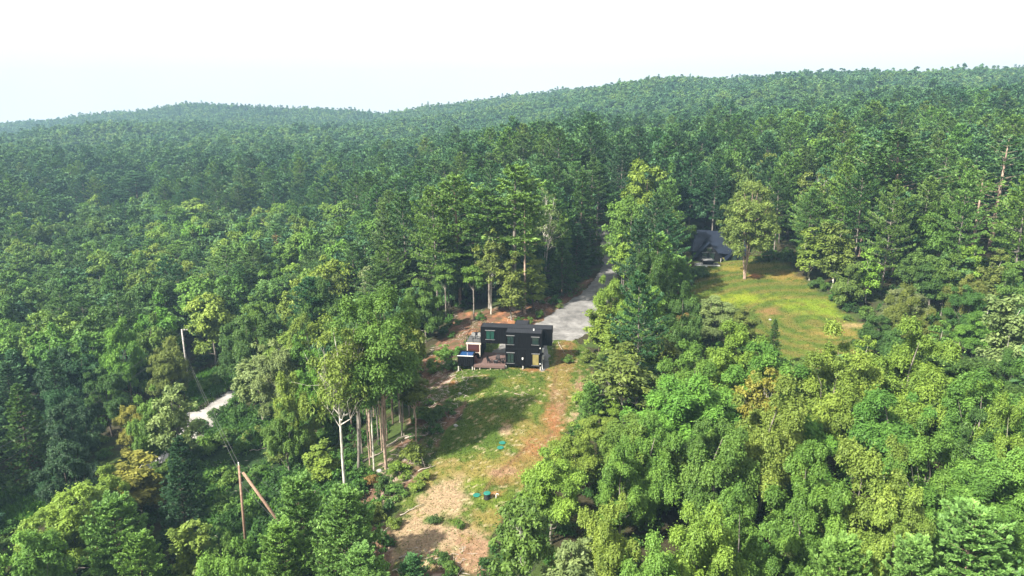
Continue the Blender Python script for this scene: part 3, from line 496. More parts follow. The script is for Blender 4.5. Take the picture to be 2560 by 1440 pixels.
# Heroes: kind, top pixel, base pixel (or None), height, crown width in pixels, colour, bark, label
HERO = [
 # stand behind the container house
 ('tallpine', (1292, 415), (1285, 775), 0, 160, 'pinel', 'grey', 'tall pine rising highest above the stand behind the black container house'),
 ('tallpine', (1318, 480), (1312, 783), 0, 90, 'pinel', 'pink', 'slim pine with a long bare straight trunk just behind the container house roof'),
 ('pine', (1150, 440), (1150, 760), 0, 170, 'pinel', 'pink', 'broad layered pine with an orange-brown bare trunk left of the container house roof'),
 ('pine', (1100, 470), (1095, 790), 0, 110, 'pinel', 'grey', 'bright pine on the left shoulder of the stand behind the container house'),
 ('pine', (1015, 480), (1020, 760), 0, 120, 'pine', 'grey', 'shaggy pine at the left end of the stand behind the container house'),
 ('tallpine', (1230, 470), (1225, 770), 0, 110, 'pine', 'grey', 'pine with a small high crown filling the middle of the stand behind the container house'),
 ('bare1', (1385, 475), (1362, 715), 0, 80, 'sage', 'white', 'half-bare tree with pale twisting limbs left of the driveway bend'),
 ('airy', (1245, 570), (1228, 785), 0, 85, 'olive', 'white', 'forked white birch leaning right directly behind the container house'),
 ('slim', (1180, 665), (1185, 800), 0, 60, 'mid', 'grey', 'slender sapling with a small flat crown behind the balcony of the container house'),
 ('slim', (1115, 660), (1115, 800), 0, 55, 'mid', 'grey', 'slender sapling left of the other saplings by the balcony'),
 ('birch', (1280, 650), (1278, 800), 0, 70, 'olive', 'grey', 'low olive-leaved tree right behind the flat roof of the container house'),
 ('birch', (1335, 640), (1330, 775), 0, 75, 'yel', 'brown', 'small yellow-green tree between the container roof and the gravel driveway'),
 ('spruce', (1465, 430), (1450, 660), 0, 110, 'dark', 'brown', 'dark bushy conifer left of the upper driveway where it enters the woods'),
 ('spruce', (1400, 600), (1405, 735), 0, 95, 'dark', 'brown', 'dark low conifer on the left bank of the driveway'),
 ('spruce', (1440, 560), (1440, 690), 0, 90, 'pined', 'brown', 'dark green conifer beside the shaded upper driveway bank'),
 ('maple', (980, 620), None, 13, 110, 'dark', 'grey', 'rounded dark green tree at the left foot of the pine stand'),
 ('maple', (1060, 700), None, 12, 90, 'mid', 'grey', 'rounded green tree left of the slender saplings by the container house'),
 # row between driveway and lawn
 ('maple', (1620, 412), None, 21, 130, 'yel', 'pink', 'tall tree with a flat yellow-green top, highest of the row right of the driveway'),
 ('maple', (1560, 490), None, 17, 90, 'bright', 'grey', 'bright green tree on the left shoulder of the row right of the driveway'),
 ('pine', (1665, 450), None, 20, 90, 'pineb', 'grey', 'green conifer behind the yellow-topped tree in the row right of the driveway'),
 ('maple', (1580, 505), None, 18, 110, 'mid', 'grey', 'bushy mid-green tree in the row between driveway and cabin'),
 ('airy', (1562, 575), None, 15, 80, 'lime', 'grey', 'light lime-green tree leaning over the upper driveway'),
 ('youngpine', (1645, 585), None, 17, 130, 'pineb', 'pink', 'bright bluish-green young pine in front of the lawn and left of the black cabin'),
 ('maple', (1525, 690), None, 13, 90, 'lime', 'grey', 'lime-green tree beside the gravel turning area'),
 ('birch', (1500, 760), None, 9, 80, 'yel', 'pink', 'yellow-green leggy shrub-like tree at the edge of the gravel turning area'),
 ('maple', (1610, 720), None, 13, 120, 'bright', 'grey', 'dense bright green tree below the young pine'),
 ('youngpine', (1700, 640), None, 11, 90, 'pineb', 'pink', 'smaller young pine at the left border of the upper lawn'),
 ('birch', (1545, 800), None, 9, 80, 'yel', 'pink', 'pale leggy tree with bare lower stems right of the grassy drive edge'),
 ('birch', (1610, 830), None, 9, 75, 'mid', 'brown', 'green slim tree under the row right of the container house'),
 ('birch', (1715, 780), None, 8, 60, 'rust', 'brown', 'rust-coloured slim tree at the lower left border of the upper lawn'),
 ('birch', (1670, 830), None, 9, 70, 'olive', 'brown', 'olive slim tree below the young pines beside the upper lawn'),
 ('maple', (1790, 745), None, 8, 110, 'sage', 'grey', 'pale grey-green bushy tree on the lower left edge of the upper lawn'),
 ('maple', (1855, 770), None, 7, 90, 'olive', 'grey', 'small olive bushy tree on the lower edge of the upper lawn'),
 ('spruce', (1940, 795), None, 9, 55, 'dark', 'brown', 'narrow dark evergreen standing at the foot of the upper lawn'),
 # lawn tree
 ('lone', (1862, 455), (1861, 697), 0, 150, (.15, .205, .05), 'pink', 'lone open-grown tree standing on the upper lawn beside the black cabin'),
 # right big pines
 ('pine', (2230, 330), (2225, 640), 0, 230, 'pine', 'pink', 'broad layered pine above the right corner of the upper lawn'),
 ('pine', (2155, 400), (2150, 640), 0, 170, 'pineb', 'pink', 'layered pine just left of the broadest pine above the upper lawn'),
 ('openpine', (2425, 430), (2420, 690), 0, 190, 'pinel', 'pink', 'open pine showing its whorls of bare limbs above the right-hand thicket'),
 ('openpine', (2490, 340), (2475, 620), 0, 220, 'pine', 'pink', 'tall pine with long level limbs at the right border of the picture'),
 ('bare1', (2035, 435), (2030, 620), 0, 70, 'olive', 'white', 'twin-stemmed white birch with a thin olive crown behind the upper lawn'),
 ('birch', (2000, 440), (2003, 620), 0, 60, 'olive', 'white', 'slim white-stemmed birch behind the upper lawn, left of the twin-stemmed one'),
 ('maple', (2030, 345), None, 21, 130, 'bright', 'grey', 'bright green spreading tree above the white birches'),
 ('birch', (2020, 575), (2022, 700), 0, 75, 'yel', 'white', 'yellow-green birch with white stems at the right edge of the upper lawn'),
 ('birch', (2075, 560), (2078, 725), 0, 80, 'olive', 'white', 'olive-leaved birch with a white stem at the right edge of the upper lawn'),
 ('birch', (2500, 740), (2498, 985), 0, 120, 'sage', 'white', 'pale birch with a bare white trunk near the right border'),
 ('maple', (2270, 720), None, 8, 110, 'grey', 'grey', 'greyish bushy tree at the right foot of the upper lawn'),
 # left centre clump with visible trunks
 ('bare0', (835, 790), (862, 1225), 0, 150, 'yel', 'white', 'tall white-trunked birch with bare forking limbs left of the mown lot'),
 ('tallmaple0', (955, 735), (965, 1172), 0, 215, 'mid', 'pink', 'tall green tree with a pinkish forked trunk on the left edge of the mown lot'),
 ('slim', (905, 840), (897, 1190), 0, 120, 'olive', 'grey', 'slender grey-trunked tree between the white birch and the pink-trunked tree'),
 ('slim', (1035, 940), (1040, 1112), 0, 70, 'olive', 'pink', 'slender pale-stemmed tree at the edge of the brushy slope left of the lot'),
 ('slim', (930, 930), (935, 1175), 0, 70, 'mid', 'white', 'thin pale stem close behind the grey-trunked tree by the lot'),
 ('slim', (1003, 900), (1005, 1090), 0, 70, 'olive', 'grey', 'thin grey stem right of the pink-trunked tree by the lot'),
 ('maple', (770, 800), None, 16, 120, 'yel', 'grey', 'yellow-green tree directly left of the white-trunked birch'),
 ('maple', (690, 860), None, 15, 120, 'sage', 'grey', 'pale olive tree above the bend of the lower gravel road'),
 ('airy', (640, 870), None, 14, 110, 'sage', 'grey', 'pale sage tree on the left side of the clump above the lower gravel road'),
 ('maple', (730, 940), None, 14, 110, 'yel', 'grey', 'yellow-green tree in front of the pale olive clump'),
 ('maple', (710, 1020), None, 11, 100, 'mid', 'grey', 'green tree at the lower left of the clump right of the gravel road'),
 ('birch', (800, 1110), None, 6, 80, 'yel', 'grey', 'small yellow-leaved sapling at the foot of the white birch'),
 ('maple', (640, 750), None, 16, 110, 'mid', 'grey', 'rounded tree on the crest above the lower gravel road'),
 ('maple', (590, 800), None, 14, 100, 'dark', 'grey', 'dark rounded tree whose branches reach toward the utility pole'),
 ('maple', (740, 700), None, 16, 110, 'yel', 'grey', 'yellow-topped tree on the crest left of the pine stand'),
 ('maple', (820, 690), None, 15, 110, 'olive', 'grey', 'olive tree on the crest between the yellow-topped tree and the pine stand'),
 ('birch', (920, 670), None, 14, 60, 'grey', 'white', 'greyish bare-twigged tree on the crest behind the tall green tree'),
 # by the pole
 ('maple', (412, 850), None, 13, 100, 'olive', 'grey', 'olive tree standing in front of the far utility pole'),
 ('maple', (330, 1010), None, 11, 90, 'gold', 'grey', 'golden-green tree left of the lower gravel road'),
 ('maple', (370, 980), None, 15, 100, 'bright', 'grey', 'bright green tree left of the pale grey-green one by the gravel road'),
 ('airy', (428, 965), None, 16, 112, 'sage', 'grey', 'pale grey-green tree beside the lower end of the gravel road'),
 ('birch', (330, 1130), None, 10, 125, 'gold', 'white', 'golden-yellow birch left of the near utility pole'),
 ('maple', (255, 1175), None, 11, 100, 'lime', 'grey', 'lime-green tree left of the golden-yellow birch'),
 ('youngpine', (275, 1250), None, 13, 190, 'pineb', 'brown', 'bushy young pine in front of the golden-yellow birch'),
 ('oak', (150, 1230), None, 13, 210, 'lime', 'grey', 'broad pale green tree beside the shady meadow strip'),
 ('oak', (60, 1340), None, 14, 190, 'bright', 'grey', 'broad green tree in the lower left corner'),
 ('youngpine', (340, 1340), None, 11, 150, 'pinel', 'brown', 'yellowish young pine below the bushy young pine'),
 ('birch', (475, 1300), None, 10, 100, 'yel', 'grey', 'yellow-green upright tree left of the near utility pole'),
 ('ash', (545, 1330), None, 7, 110, 'mid', 'grey', 'low green bushy tree left of the foot of the near utility pole'),
 ('oak', (455, 1095), None, 5, 80, 'dark', 'grey', 'low dark tree hiding the lower end of the gravel road'),
 ('oak', (420, 1140), None, 5, 80, 'mid', 'grey', 'low green tree right of the golden-yellow birch'),
 ('oak', (1520, 985), None, 5, 80, 'lime', 'grey', 'low lime-green tree left of the twin white stems'),
 ('oak', (1500, 1035), None, 5, 90, 'yel', 'grey', 'low yellow-green tree below the bluish-green sapling'),
 # foreground pines
 ('youngpine', (860, 1230), None, 12, 190, 'pineb', 'brown', 'dense blue-green young pine in the foreground beside the bare slope'),
 ('youngpine', (745, 1195), None, 12, 170, 'pineb', 'brown', 'dense young pine between the near utility pole and the blue-green one'),
 ('youngpine', (700, 1310), None, 10, 160, 'pinel', 'brown', 'yellowish-green young pine right of the near utility pole'),
 ('youngpine', (900, 1370), None, 8, 160, 'pineb', 'brown', 'young pine at the bottom edge below the blue-green one'),
 ('youngpine', (1030, 1385), None, 4, 80, 'blue', 'brown', 'little blue-green pine at the lower end of the bare slope'),
 # right foreground
 ('airy', (1290, 1240), (1300, 1560), 0, 140, 'mid', 'white', 'small-leaved tree with a pale thin stem at the lower right edge of the lot'),
 ('maple', (1380, 1130), None, 11, 150, 'lime', 'grey', 'small-leaved lime tree on the right edge of the lot beyond the pump chamber'),
 ('maple', (1440, 1070), None, 9, 120, 'yel', 'grey', 'yellow-green tree spilling over the right edge of the lot'),
 ('airy', (1570, 870), (1558, 1075), 0, 170, 'olive', 'white', 'rounded olive tree with twin white stems right of the mown lot'),
 ('youngpine', (1480, 960), None, 7, 75, 'pineb', 'brown', 'soft bluish-green sapling at the right edge of the lot'),
 ('ash', (1630, 1050), None, 13, 150, 'bright', 'grey', 'bright green tree in front of the olive one with twin white stems'),
 ('ash', (1560, 1120), None, 12, 140, 'bright', 'grey', 'bright green tree with a curved bare branch showing'),
 ('ash', (1530, 1250), None, 13, 170, 'yel', 'grey', 'yellow-green plumed tree left of centre in the lower right woods'),
 ('ash', (1800, 1050), None, 15, 190, 'mid', 'grey', 'domed mid-green tree above the middle of the lower right woods'),
 ('ash', (1840, 815), None, 15, 170, 'lime', 'grey', 'lime-green domed tree below the foot of the upper lawn'),
 ('ash', (1740, 870), None, 13, 150, 'bright', 'grey', 'green tree left of the lime-green domed tree'),
 ('airy', (1910, 920), None, 14, 110, 'gold', 'white', 'golden-brown thin tree with pale stems in the lower right woods'),
 ('ash', (2100, 835), None, 18, 210, 'yel', 'grey', 'large yellow-green plumed tree below the right end of the upper lawn'),
 ('ash', (2290, 815), None, 18, 210, 'lime', 'grey', 'large olive-green plumed tree right of the yellow-green one below the lawn'),
 ('ash', (2020, 1120), None, 16, 190, 'bright', 'grey', 'saturated green domed tree in the lower right woods'),
 ('ash', (2190, 1100), None, 17, 230, 'yel', 'grey', 'large yellow-olive tree with feathery leaves in the lower right woods'),
 ('ash', (2330, 1060), None, 15, 170, 'bright', 'grey', 'bright green conical-topped tree right of the feathery yellow-olive one'),
 ('maple', (2450, 1040), None, 14, 140, 'dark', 'grey', 'dark green thin tree with a curved bare stem near the right border'),
 ('ash', (2540, 1000), None, 17, 150, 'lime', 'grey', 'yellow-green tree at the right border, mid-height of the near woods'),
 ('ash', (1750, 1260), None, 15, 200, 'lime', 'grey', 'lime tree near the bottom edge in the lower right woods'),
 ('ash', (1860, 1240), None, 14, 170, 'bright', 'grey', 'glossy green tree near the bottom edge right of the lime one'),
 ('ash', (2250, 1260), None, 14, 180, 'yel', 'grey', 'bright yellow-green feathery tree above the foreground pines'),
 ('youngpine', (2110, 1350), None, 13, 200, 'pinel', 'brown', 'yellow-green pine with upright candles on the bottom edge'),
 ('youngpine', (2440, 1270), None, 14, 260, 'pineb', 'pink', 'big soft green pine with an orange stem in the lower right corner'),
 ('youngpine', (2290, 1360), None, 12, 190, 'pineb', 'brown', 'green pine between the two larger foreground pines'),
 ('airy', (1440, 1340), None, 10, 150, 'sage', 'grey', 'sage-coloured small-leaved tree on the bottom edge right of the lot'),
 ('ash', (1620, 1380), None, 14, 200, 'bright', 'grey', 'green plumed tree on the bottom edge right of the sage-coloured one'),
 # left mid
 ('pine', (335, 432), None, 25, 130, 'pined', 'brown', 'dark conical pine standing out on the left slope'),
 ('pine', (560, 610), None, 20, 110, 'pineb', 'grey', 'pale bluish pine with a bare lower trunk amid the left broadleaf trees'),
 ('pine', (440, 600), None, 18, 110, 'pinel', 'grey', 'light green pine left of the pale bluish one'),
 ('maple', (470, 500), None, 17, 130, 'lime', 'grey', 'lime-green rounded tree highest on the left slope'),
 ('maple', (490, 690), None, 16, 120, 'bright', 'grey', 'bright green tree below the light green pine on the left'),
 ('maple', (650, 530), None, 16, 130, 'yel', 'grey', 'yellow-green tree at the top of the left broadleaf woods'),
 ('birch', (700, 600), None, 14, 80, 'rust', 'grey', 'brownish-gold tree amid the left broadleaf woods'),
 ('bare0', (850, 560), None, 15, 70, 'grey', 'white', 'bare-limbed pale tree left of the pine stand'),
 ('pine', (130, 760), None, 15, 130, 'pineb', 'brown', 'pale green pine amid the left-hand maples'),
 ('spruce', (40, 960), None, 17, 150, 'dark', 'brown', 'dark layered evergreen at the left border'),
]
for kind, tp, bs_, H, wpx, colr, bark, lab in HERO:
    if bs_ is not None:
        q = hit(*bs_)
        if q is None: continue
        if bs_[1] > 1440: q = hit(bs_[0], bs_[1])
        z0 = float(Zg(q[0], q[1])); u = ray(*tp); s = q[1] / u[1]; H = CZ + u[2] * s - z0
    else: q = hit(tp[0], tp[1] + 4, H)
    if q is None: print('nohero', lab); continue
    px, py, dep = proj(q[0], q[1], float(Zg(q[0], q[1])) + H * .6)
    put(kind, q[0], q[1], H, wpx / F * float(dep) / 2, colr, bark, True, label=lab)
    TREES[-1]['dep'] = float(dep)
HX = np.array([(t['x'], t['y'], t['R']) for t in TREES])
# fill: kinds by where the crown top shows
def zone(px, py, d, rs):
    r = rs.rand(); v = rs.rand()
    if py > 830 and px > 1400:
        return ('ash', rs.uniform(9.5, 17), rs.uniform(4.1, 6.0), rs.choice(['lime', 'yel', 'bright', 'mid', 'lime', 'bright', 'mid']), 'grey')
    if px < 480 and py > 840 and py < 1160: return (('maple', rs.uniform(12, 16), 3.9, rs.choice(['dark', 'deep', 'dark']), 'dark') if r < .6 else ('spruce', rs.uniform(12, 16), 3.4, 'deep', 'dark'))  # shaded left slope: the shade is put into darker leaf and bark colours
    if py > 1130: return ('ash', rs.uniform(9, 13), rs.uniform(3, 4), rs.choice(['lime', 'bright', 'mid']), 'grey')
    if px < 960 and py > 500 + .06 * abs(px - 450):
        if r < .78: return ('maple', rs.uniform(11, 18), rs.uniform(3.6, 5.2), rs.choice(['bright', 'mid', 'lime', 'dark', 'yel', 'mid', 'dark']) if px > 350 or py < 650 else rs.choice(['mid', 'dark', 'bright', 'mid']), 'grey')
        if r < .93: return ('pine', rs.uniform(15, 20), rs.uniform(3.4, 4.4), rs.choice(['pine', 'pineb', 'pined']), 'grey')
        return ('birch', rs.uniform(11, 14), 2.4, rs.choice(['yel', 'olive']), 'white')
    if 1000 < px < 1480 and 560 < py: return (('spruce', rs.uniform(9, 14), 2.8, 'dark', 'dark') if r < .4 else ('slim', rs.uniform(11, 15), 1.8, rs.choice(['mid', 'dark', 'olive']), 'grey') if r < .8 else ('maple', 10, 3, 'dark', 'grey'))
    if 960 < px < 1500 and py > 420: return (('pine', rs.uniform(17, 23), rs.uniform(3, 4.2), rs.choice(['pine', 'pinel', 'pined']), 'grey') if r < .75 else ('tallpine', 22, 3, 'pine', 'grey'))
    if px > 1950 and py > 560: return (('maple', rs.uniform(8, 12), rs.uniform(2.8, 3.8), rs.choice(['mid', 'dark', 'bright', 'olive', 'dark']), 'grey') if r < .7 else ('birch', rs.uniform(9, 13), 2.2, rs.choice(['olive', 'mid', 'lime']), 'white'))
    if 1500 < px < 1960 and py > 360: return (('maple', rs.uniform(14, 19), rs.uniform(3, 4), rs.choice(['dark', 'mid', 'olive']), 'grey') if r < .55 else ('pine', rs.uniform(17, 22), 3.6, rs.choice(['pine', 'pined']), 'grey'))
    if py > 330 and px > 1950: return (('pine', rs.uniform(18, 25), rs.uniform(3.6, 4.8), rs.choice(['pine', 'pinel', 'pinel', 'pineb']), 'grey') if r < .8 else ('maple', 17, 4, rs.choice(['mid', 'dark', 'bright']), 'grey'))
    if 1550 < px < 1900 and d > 250 and d < 420 and r < .4: return ('maple', 15, 3.6, 'yel', 'grey')
    if d < 430: return (('pine', rs.uniform(19, 26), rs.uniform(3.6, 4.8), rs.choice(['pine', 'pined', 'pinel', 'pine']), 'grey') if r < .8 else ('maple', rs.uniform(14, 18), 4, rs.choice(['mid', 'bright', 'lime']), 'grey'))
    return ('farm', rs.uniform(14, 18), rs.uniform(4.6, 6.6), 'mid', 'grey') if r < (.86 if py > 285 or px > 1000 else .6) else ('farp', rs.uniform(16, 23), rs.uniform(3.4, 4.4), 'pine', 'grey')
rs = RS(77); cand = []
ypos = 48.
while ypos < 1350:
    sp = 7.9 if ypos < 135 else 6.6 if ypos < 200 else 6.8 if ypos < 430 else 6.8 + (ypos - 430) * .003
    w = ypos * .98 + 40
    for xx in np.arange(-w, w, sp): cand.append((xx + rs.uniform(-.42, .42) * sp, ypos + rs.uniform(-.42, .42) * sp))
    ypos += sp * .92
cand = np.array(cand); cz = Zg(cand[:, 0], cand[:, 1])
ok = np.ones(len(cand), bool); nr = cand[:, 1] < 240
ow = np.full(len(cand), -99.)
for P_ in OPEN_W: ow[nr] = np.maximum(ow[nr], sd_(P_, cand[nr, 0], cand[nr, 1]))
ow[nr] = np.maximum(ow[nr], 2.2 - pdist(ROADC, cand[nr, 0], cand[nr, 1], False))
ok &= ow < -1.0
for hx, hy, hr in HX: ok &= np.hypot(cand[:, 0] - hx, cand[:, 1] - hy) > (hr * .9 + 1.8)
# the ray grid of the skyline: the far slope hides what is behind it
FAR = []
TRK2 = np.array([(850, 1010), (1010, 955), (1085, 985), (1055, 1110), (990, 1180), (880, 1245), (850, 1200)], float)
TRK = np.array([(1085, 690), (1200, 660), (1350, 650), (1420, 660), (1420, 720), (1350, 770), (1180, 810), (1090, 820)], float)
cosr = math.cos
for (x, y), z, o in zip(cand, cz, ok):
    if not o: continue
    px, py, dep = proj(x, y, z + 15)
    if px < -1000 or px > 3600 or py > 1900: continue
    off = px < -260 or px > 2820 or py > 1640
    kind, H, R, colr, bark = zone(float(px), float(py), float(dep), rs)
    if dep < 330:
        # crown outline against the views that must stay open
        bad = False
        for ky in ((.97, .8, .65) if kind == 'slim' else (.97, .8, .6, .4, .25)):
            for kx in (-1.0, 0, 1.0):
                qx, qy, _ = proj(x + kx * R * .85 * (1 if ky < .9 else .3), y, z + H * ky)
                for P_ in KEEP:
                    if P_[:, 0].min() < qx < P_[:, 0].max() and P_[:, 1].min() < qy < P_[:, 1].max() and inside(P_, np.array([qx]), np.array([qy]))[0]: bad = True; break
                if bad: break
            if bad: break
        if bad:
            if H > 8 and rs.rand() < .75:   # try a low one
                H2 = rs.uniform(3, 6); qx, qy, _ = proj(x, y, z + H2)
                if all(not inside(P_, np.array([qx + dx]), np.array([qy]))[0] for P_ in KEEP for dx in (-25, 0, 25)): put('birch' if rs.rand() < .3 else 'maple', x, y, H2, H2 * .42, colr if colr in G and 'pine' not in colr else 'mid', bark); TREES[-1]['dep'] = float(dep)
            continue
    if 190 < dep and kind in ('pine', 'maple', 'tallpine'): vv = float(fbm(x / 30., y / 30., 71)); H *= .78 + .45 * vv; R *= 1.16
    bx, by, _ = proj(x, y, z)
    if kind != 'slim' and dep < 130 and inside(TRK2, np.array([float(bx)]), np.array([float(by)]))[0]: kind, H, R, colr, bark = 'slim', rs.uniform(12, 17), rs.uniform(1.3, 2.0), rs.choice(['mid', 'dark', 'olive']), 'grey'
    if kind != 'slim' and dep < 200 and inside(TRK, np.array([float(px)]), np.array([float(proj(x, y, z + H * .4)[1])]))[0]: kind, H, R, colr = 'slim', rs.uniform(12, 17), rs.uniform(1.4, 2.2), rs.choice(['mid', 'dark', 'olive'])
    if dep > 400 or off or kind.startswith('far'): FAR.append((x, y, z, kind, H, R)); continue
    put(kind, x, y, H, R, colr, bark); TREES[-1]['dep'] = float(dep)
for poly, num in (([(865, 1000), (1000, 960), (1060, 985), (1050, 1060), (990, 1120), (900, 1180), (870, 1150)], 34), ([(1095, 800), (1180, 770), (1290, 735), (1400, 715), (1440, 690), (1360, 690), (1200, 720), (1090, 760)], 64), ([(700, 1000), (860, 960), (860, 1100), (760, 1080)], 10)):
    wp = wpoly(poly); k = 0
    while k < num:
        q = wp.min(0) + rs.rand(2) * (wp.max(0) - wp.min(0))
        if not inside(wp, q[:1], q[1:])[0]: continue
        k += 1
        if np.hypot(HX[:, 0] - q[0], HX[:, 1] - q[1]).min() > 1.0: put('slim', q[0], q[1], rs.uniform(11, 17), rs.uniform(1.2, 2.2), rs.choice(['mid', 'olive', 'dark', 'mid', 'bright']), rs.choice(['grey', 'pink', 'grey', 'pink', 'brown'])); TREES[-1]['dep'] = float(np.hypot(*q))
# trees that would shade the lit patch of the lower road stay low there
rq = np.array(hit(528, 1015)); sv = np.array([math.sin(SUN_AZ), math.cos(SUN_AZ)])
def shades(t):
    dd = np.array([t['x'], t['y']]) - rq; al = dd @ sv; pe = abs(dd[0] * sv[1] - dd[1] * sv[0]); zt = float(Zg(t['x'], t['y'])) + t['H'] + 12.
    return 0 < al < 26 and pe < t['R'] + 3.5 and zt > al * math.tan(SUN_EL) + .5
TREES = [t for t in TREES if t['hero'] or not shades(t)]
print('trees', len(TREES), 'far', len(FAR))
# which single trees show: near ones of each kind become things, the rest of the wood one object per kind of wood
NAMES = dict(tallmaple='broadleaf_tree', lone='broadleaf_tree', oak='broadleaf_tree', ash='broadleaf_tree', maple='broadleaf_tree', airy='thin_crowned_tree', birch='birch_tree', slim='slender_tree', bare='half_bare_tree', pine='pine_tree', tallpine='pine_tree', openpine='pine_tree', youngpine='young_pine_tree', spruce='evergreen_tree', )
WORDC = {'lime': 'lime-green', 'yel': 'yellow-green', 'mid': 'mid-green', 'dark': 'dark green', 'deep': 'deep dark green', 'olive': 'olive', 'gold': 'golden', 'bright': 'bright green', 'pine': 'dull green', 'pinel': 'light green', 'pined': 'dark green', 'pineb': 'bluish-green', 'grey': 'greyish', 'rust': 'rust-brown', 'blue': 'bluish-green', 'sage': 'sage-green'}
LAND = [((1265, 860), 'the container house'), ((1180, 890), 'the plunge pool'), ((1420, 790), 'the gravel turning area'), ((1505, 620), 'the upper driveway'), ((1800, 610), 'the black cabin'), ((1861, 600), 'the lone lawn tree'), ((1740, 740), 'the left end of the upper lawn'), ((1985, 680), 'the back right of the upper lawn'),
        ((2130, 810), 'the bare patch of the upper lawn'), ((1990, 880), 'the foot of the upper lawn'), ((2035, 520), 'the white birches'), ((2425, 560), 'the open pine'), ((2225, 480), 'the broad layered pine'), ((540, 1010), 'the lower gravel road'), ((460, 880), 'the pale utility pole'), ((600, 1250), 'the brown utility pole'),
        ((850, 1050), 'the white-trunked birch'), ((960, 950), 'the pink-trunked tree'), ((330, 1180), 'the golden-yellow birch'), ((860, 1340), 'the blue-green young pine'), ((1218, 1240), 'the pump chamber'), ((1250, 1115), 'the pair of green lids'), ((1430, 950), 'the right edge of the lot'), ((40, 1260), 'the shady meadow strip'), ((1150, 560), 'the orange-trunked pine'), ((1385, 590), 'the pale half-bare tree'), ((1620, 470), 'the yellow-topped tree'),
        ((335, 490), 'the dark conical pine'), ((560, 690), 'the pale bluish pine'), ((650, 560), 'the yellow-green crest tree'), ((470, 540), 'the lime-green crest tree'), ((850, 600), 'the bare-limbed pale tree'), ((2500, 860), 'the pale birch near the border'), ((2440, 1350), 'the orange-stemmed corner pine'), ((2190, 1200), 'the feathery yellow-olive tree'), ((1570, 980), 'the twin white stems'), ((1840, 900), 'the lime domed tree'), ((1910, 1000), 'the golden-brown thin tree'), ((100, 300), 'the left end of the ridge'), ((1790, 350), 'the pale patch in the upper woods'), ((2540, 1180), 'the right border'), ((20, 700), 'the left border'), ((1750, 1400), 'the bottom border')]
def place_word(px, py):
    b = min(LAND, key=lambda a: math.hypot(a[0][0] - px, (a[0][1] - py) * 1.3)); dx, dy = px - b[0][0], py - b[0][1]; d = math.hypot(dx, dy)
    w = 'just ' if d < 110 else '' if d < 230 else 'well '
    if abs(dx) > abs(dy) * 1.2: r = 'right of' if dx > 0 else 'left of'
    else: r = 'below' if dy > 0 else 'above'
    return w + r + ' ' + b[1]
def sizew(H): return 'tall ' if H > 19 else 'low ' if H < 8 else 'medium ' if H < 14 else ''
def vis(t):
    px, py, dep = proj(t['x'], t['y'], float(Zg(t['x'], t['y'])) + t['H'] * .8)
    t['px'], t['py'], t['dep'] = float(px), float(py), float(dep)
    w = F * t['R'] / dep
    return -w < px < 2560 + w and -30 < py < 1440 + 1.1 * F * t['H'] * .4 / dep
UNSEEN = []
for t in TREES:
    if not vis(t): UNSEEN.append(t)
TREES = [t for t in TREES if all(t is not u for u in UNSEEN)]
TREES.sort(key=lambda t: (not t['hero'], t['dep']))
cnt = {}; IND = []; REST = []
for t in UNSEEN: t['name'] = NAMES[t['kind']]; REST.append(t)
# rough hidden-ness: share of the crown top covered by nearer trees
order = sorted(range(len(TREES)), key=lambda i: TREES[i]['dep']); BUF = np.full((180, 320), 1e9); 
for i in order:
    t = TREES[i]; s = F / t['dep'] / 8; cx = t['px'] / 8; top = (t['py'] - .2 * t['H'] * F / t['dep']) / 8
    h = t['H'] * .75 * s; r = max(t['R'] * s, .6)
    x0, x1 = int(max(0, cx - r)), int(min(319, cx + r)) + 1; y0, y1 = int(max(0, top)), int(min(179, top + h)) + 1
    if x1 <= x0 or y1 <= y0: t['seen'] = 0; continue
    B = BUF[y0:y1, x0:x1]; t['seen'] = int((B > 1e8).sum()); B[B > 1e8] = t['dep'] * 1.0
cap = {'broadleaf_tree': 296, 'pine_tree': 290}
for t in sorted(TREES, key=lambda t: (not t['hero'], -t['seen'])):
    nm = NAMES[t['kind']]; t['name'] = nm
    if (t['hero'] or t['seen'] >= 3 or t['dep'] < 115) and cnt.get(nm, 0) < cap.get(nm, 250): cnt[nm] = cnt.get(nm, 0) + 1; IND.append(t)
    else: REST.append(t)
print('individuals', cnt, 'rest', len(REST))
GROUPS = {'broadleaf_tree': 'broadleaf trees of the woods', 'pine_tree': 'pines of the woods', 'birch_tree': 'birches and small trees', 'slender_tree': 'slender-stemmed trees', 'thin_crowned_tree': 'thin-crowned trees', 'half_bare_tree': 'half-bare pale trees', 'young_pine_tree': 'young bushy pines', 'evergreen_tree': 'dense evergreens'}
KINDW = {'broadleaf_tree': 'broadleaf tree', 'pine_tree': 'pine', 'birch_tree': 'slim tree', 'slender_tree': 'slender-stemmed tree', 'thin_crowned_tree': 'thin-crowned tree', 'half_bare_tree': 'half-bare tree', 'young_pine_tree': 'young pine', 'evergreen_tree': 'dense evergreen'}
used = {}
for t in IND:
    if not t.get('label'): used.setdefault(sizew(t['H']) + WORDC[t['cname']] + ' ' + KINDW[t['name']] + ' ' + place_word(t['px'], t['py']), []).append(t)
ORD = ['leftmost', 'second from left', 'third from left', 'fourth', 'fifth', 'sixth', 'seventh', 'eighth', 'ninth', 'tenth', 'eleventh']
for lb, ts in used.items():
    ts.sort(key=lambda t: t['px'])
    for k, t in enumerate(ts):
        if len(ts) == 1: t['label'] = lb
        elif len(ts) == 2: t['label'] = lb + ', the ' + ('left' if k == 0 else 'right') + ''
        else: t['label'] = lb + ', ' + (ORD[min(k, 10)] if k < len(ts) - 1 else 'rightmost')
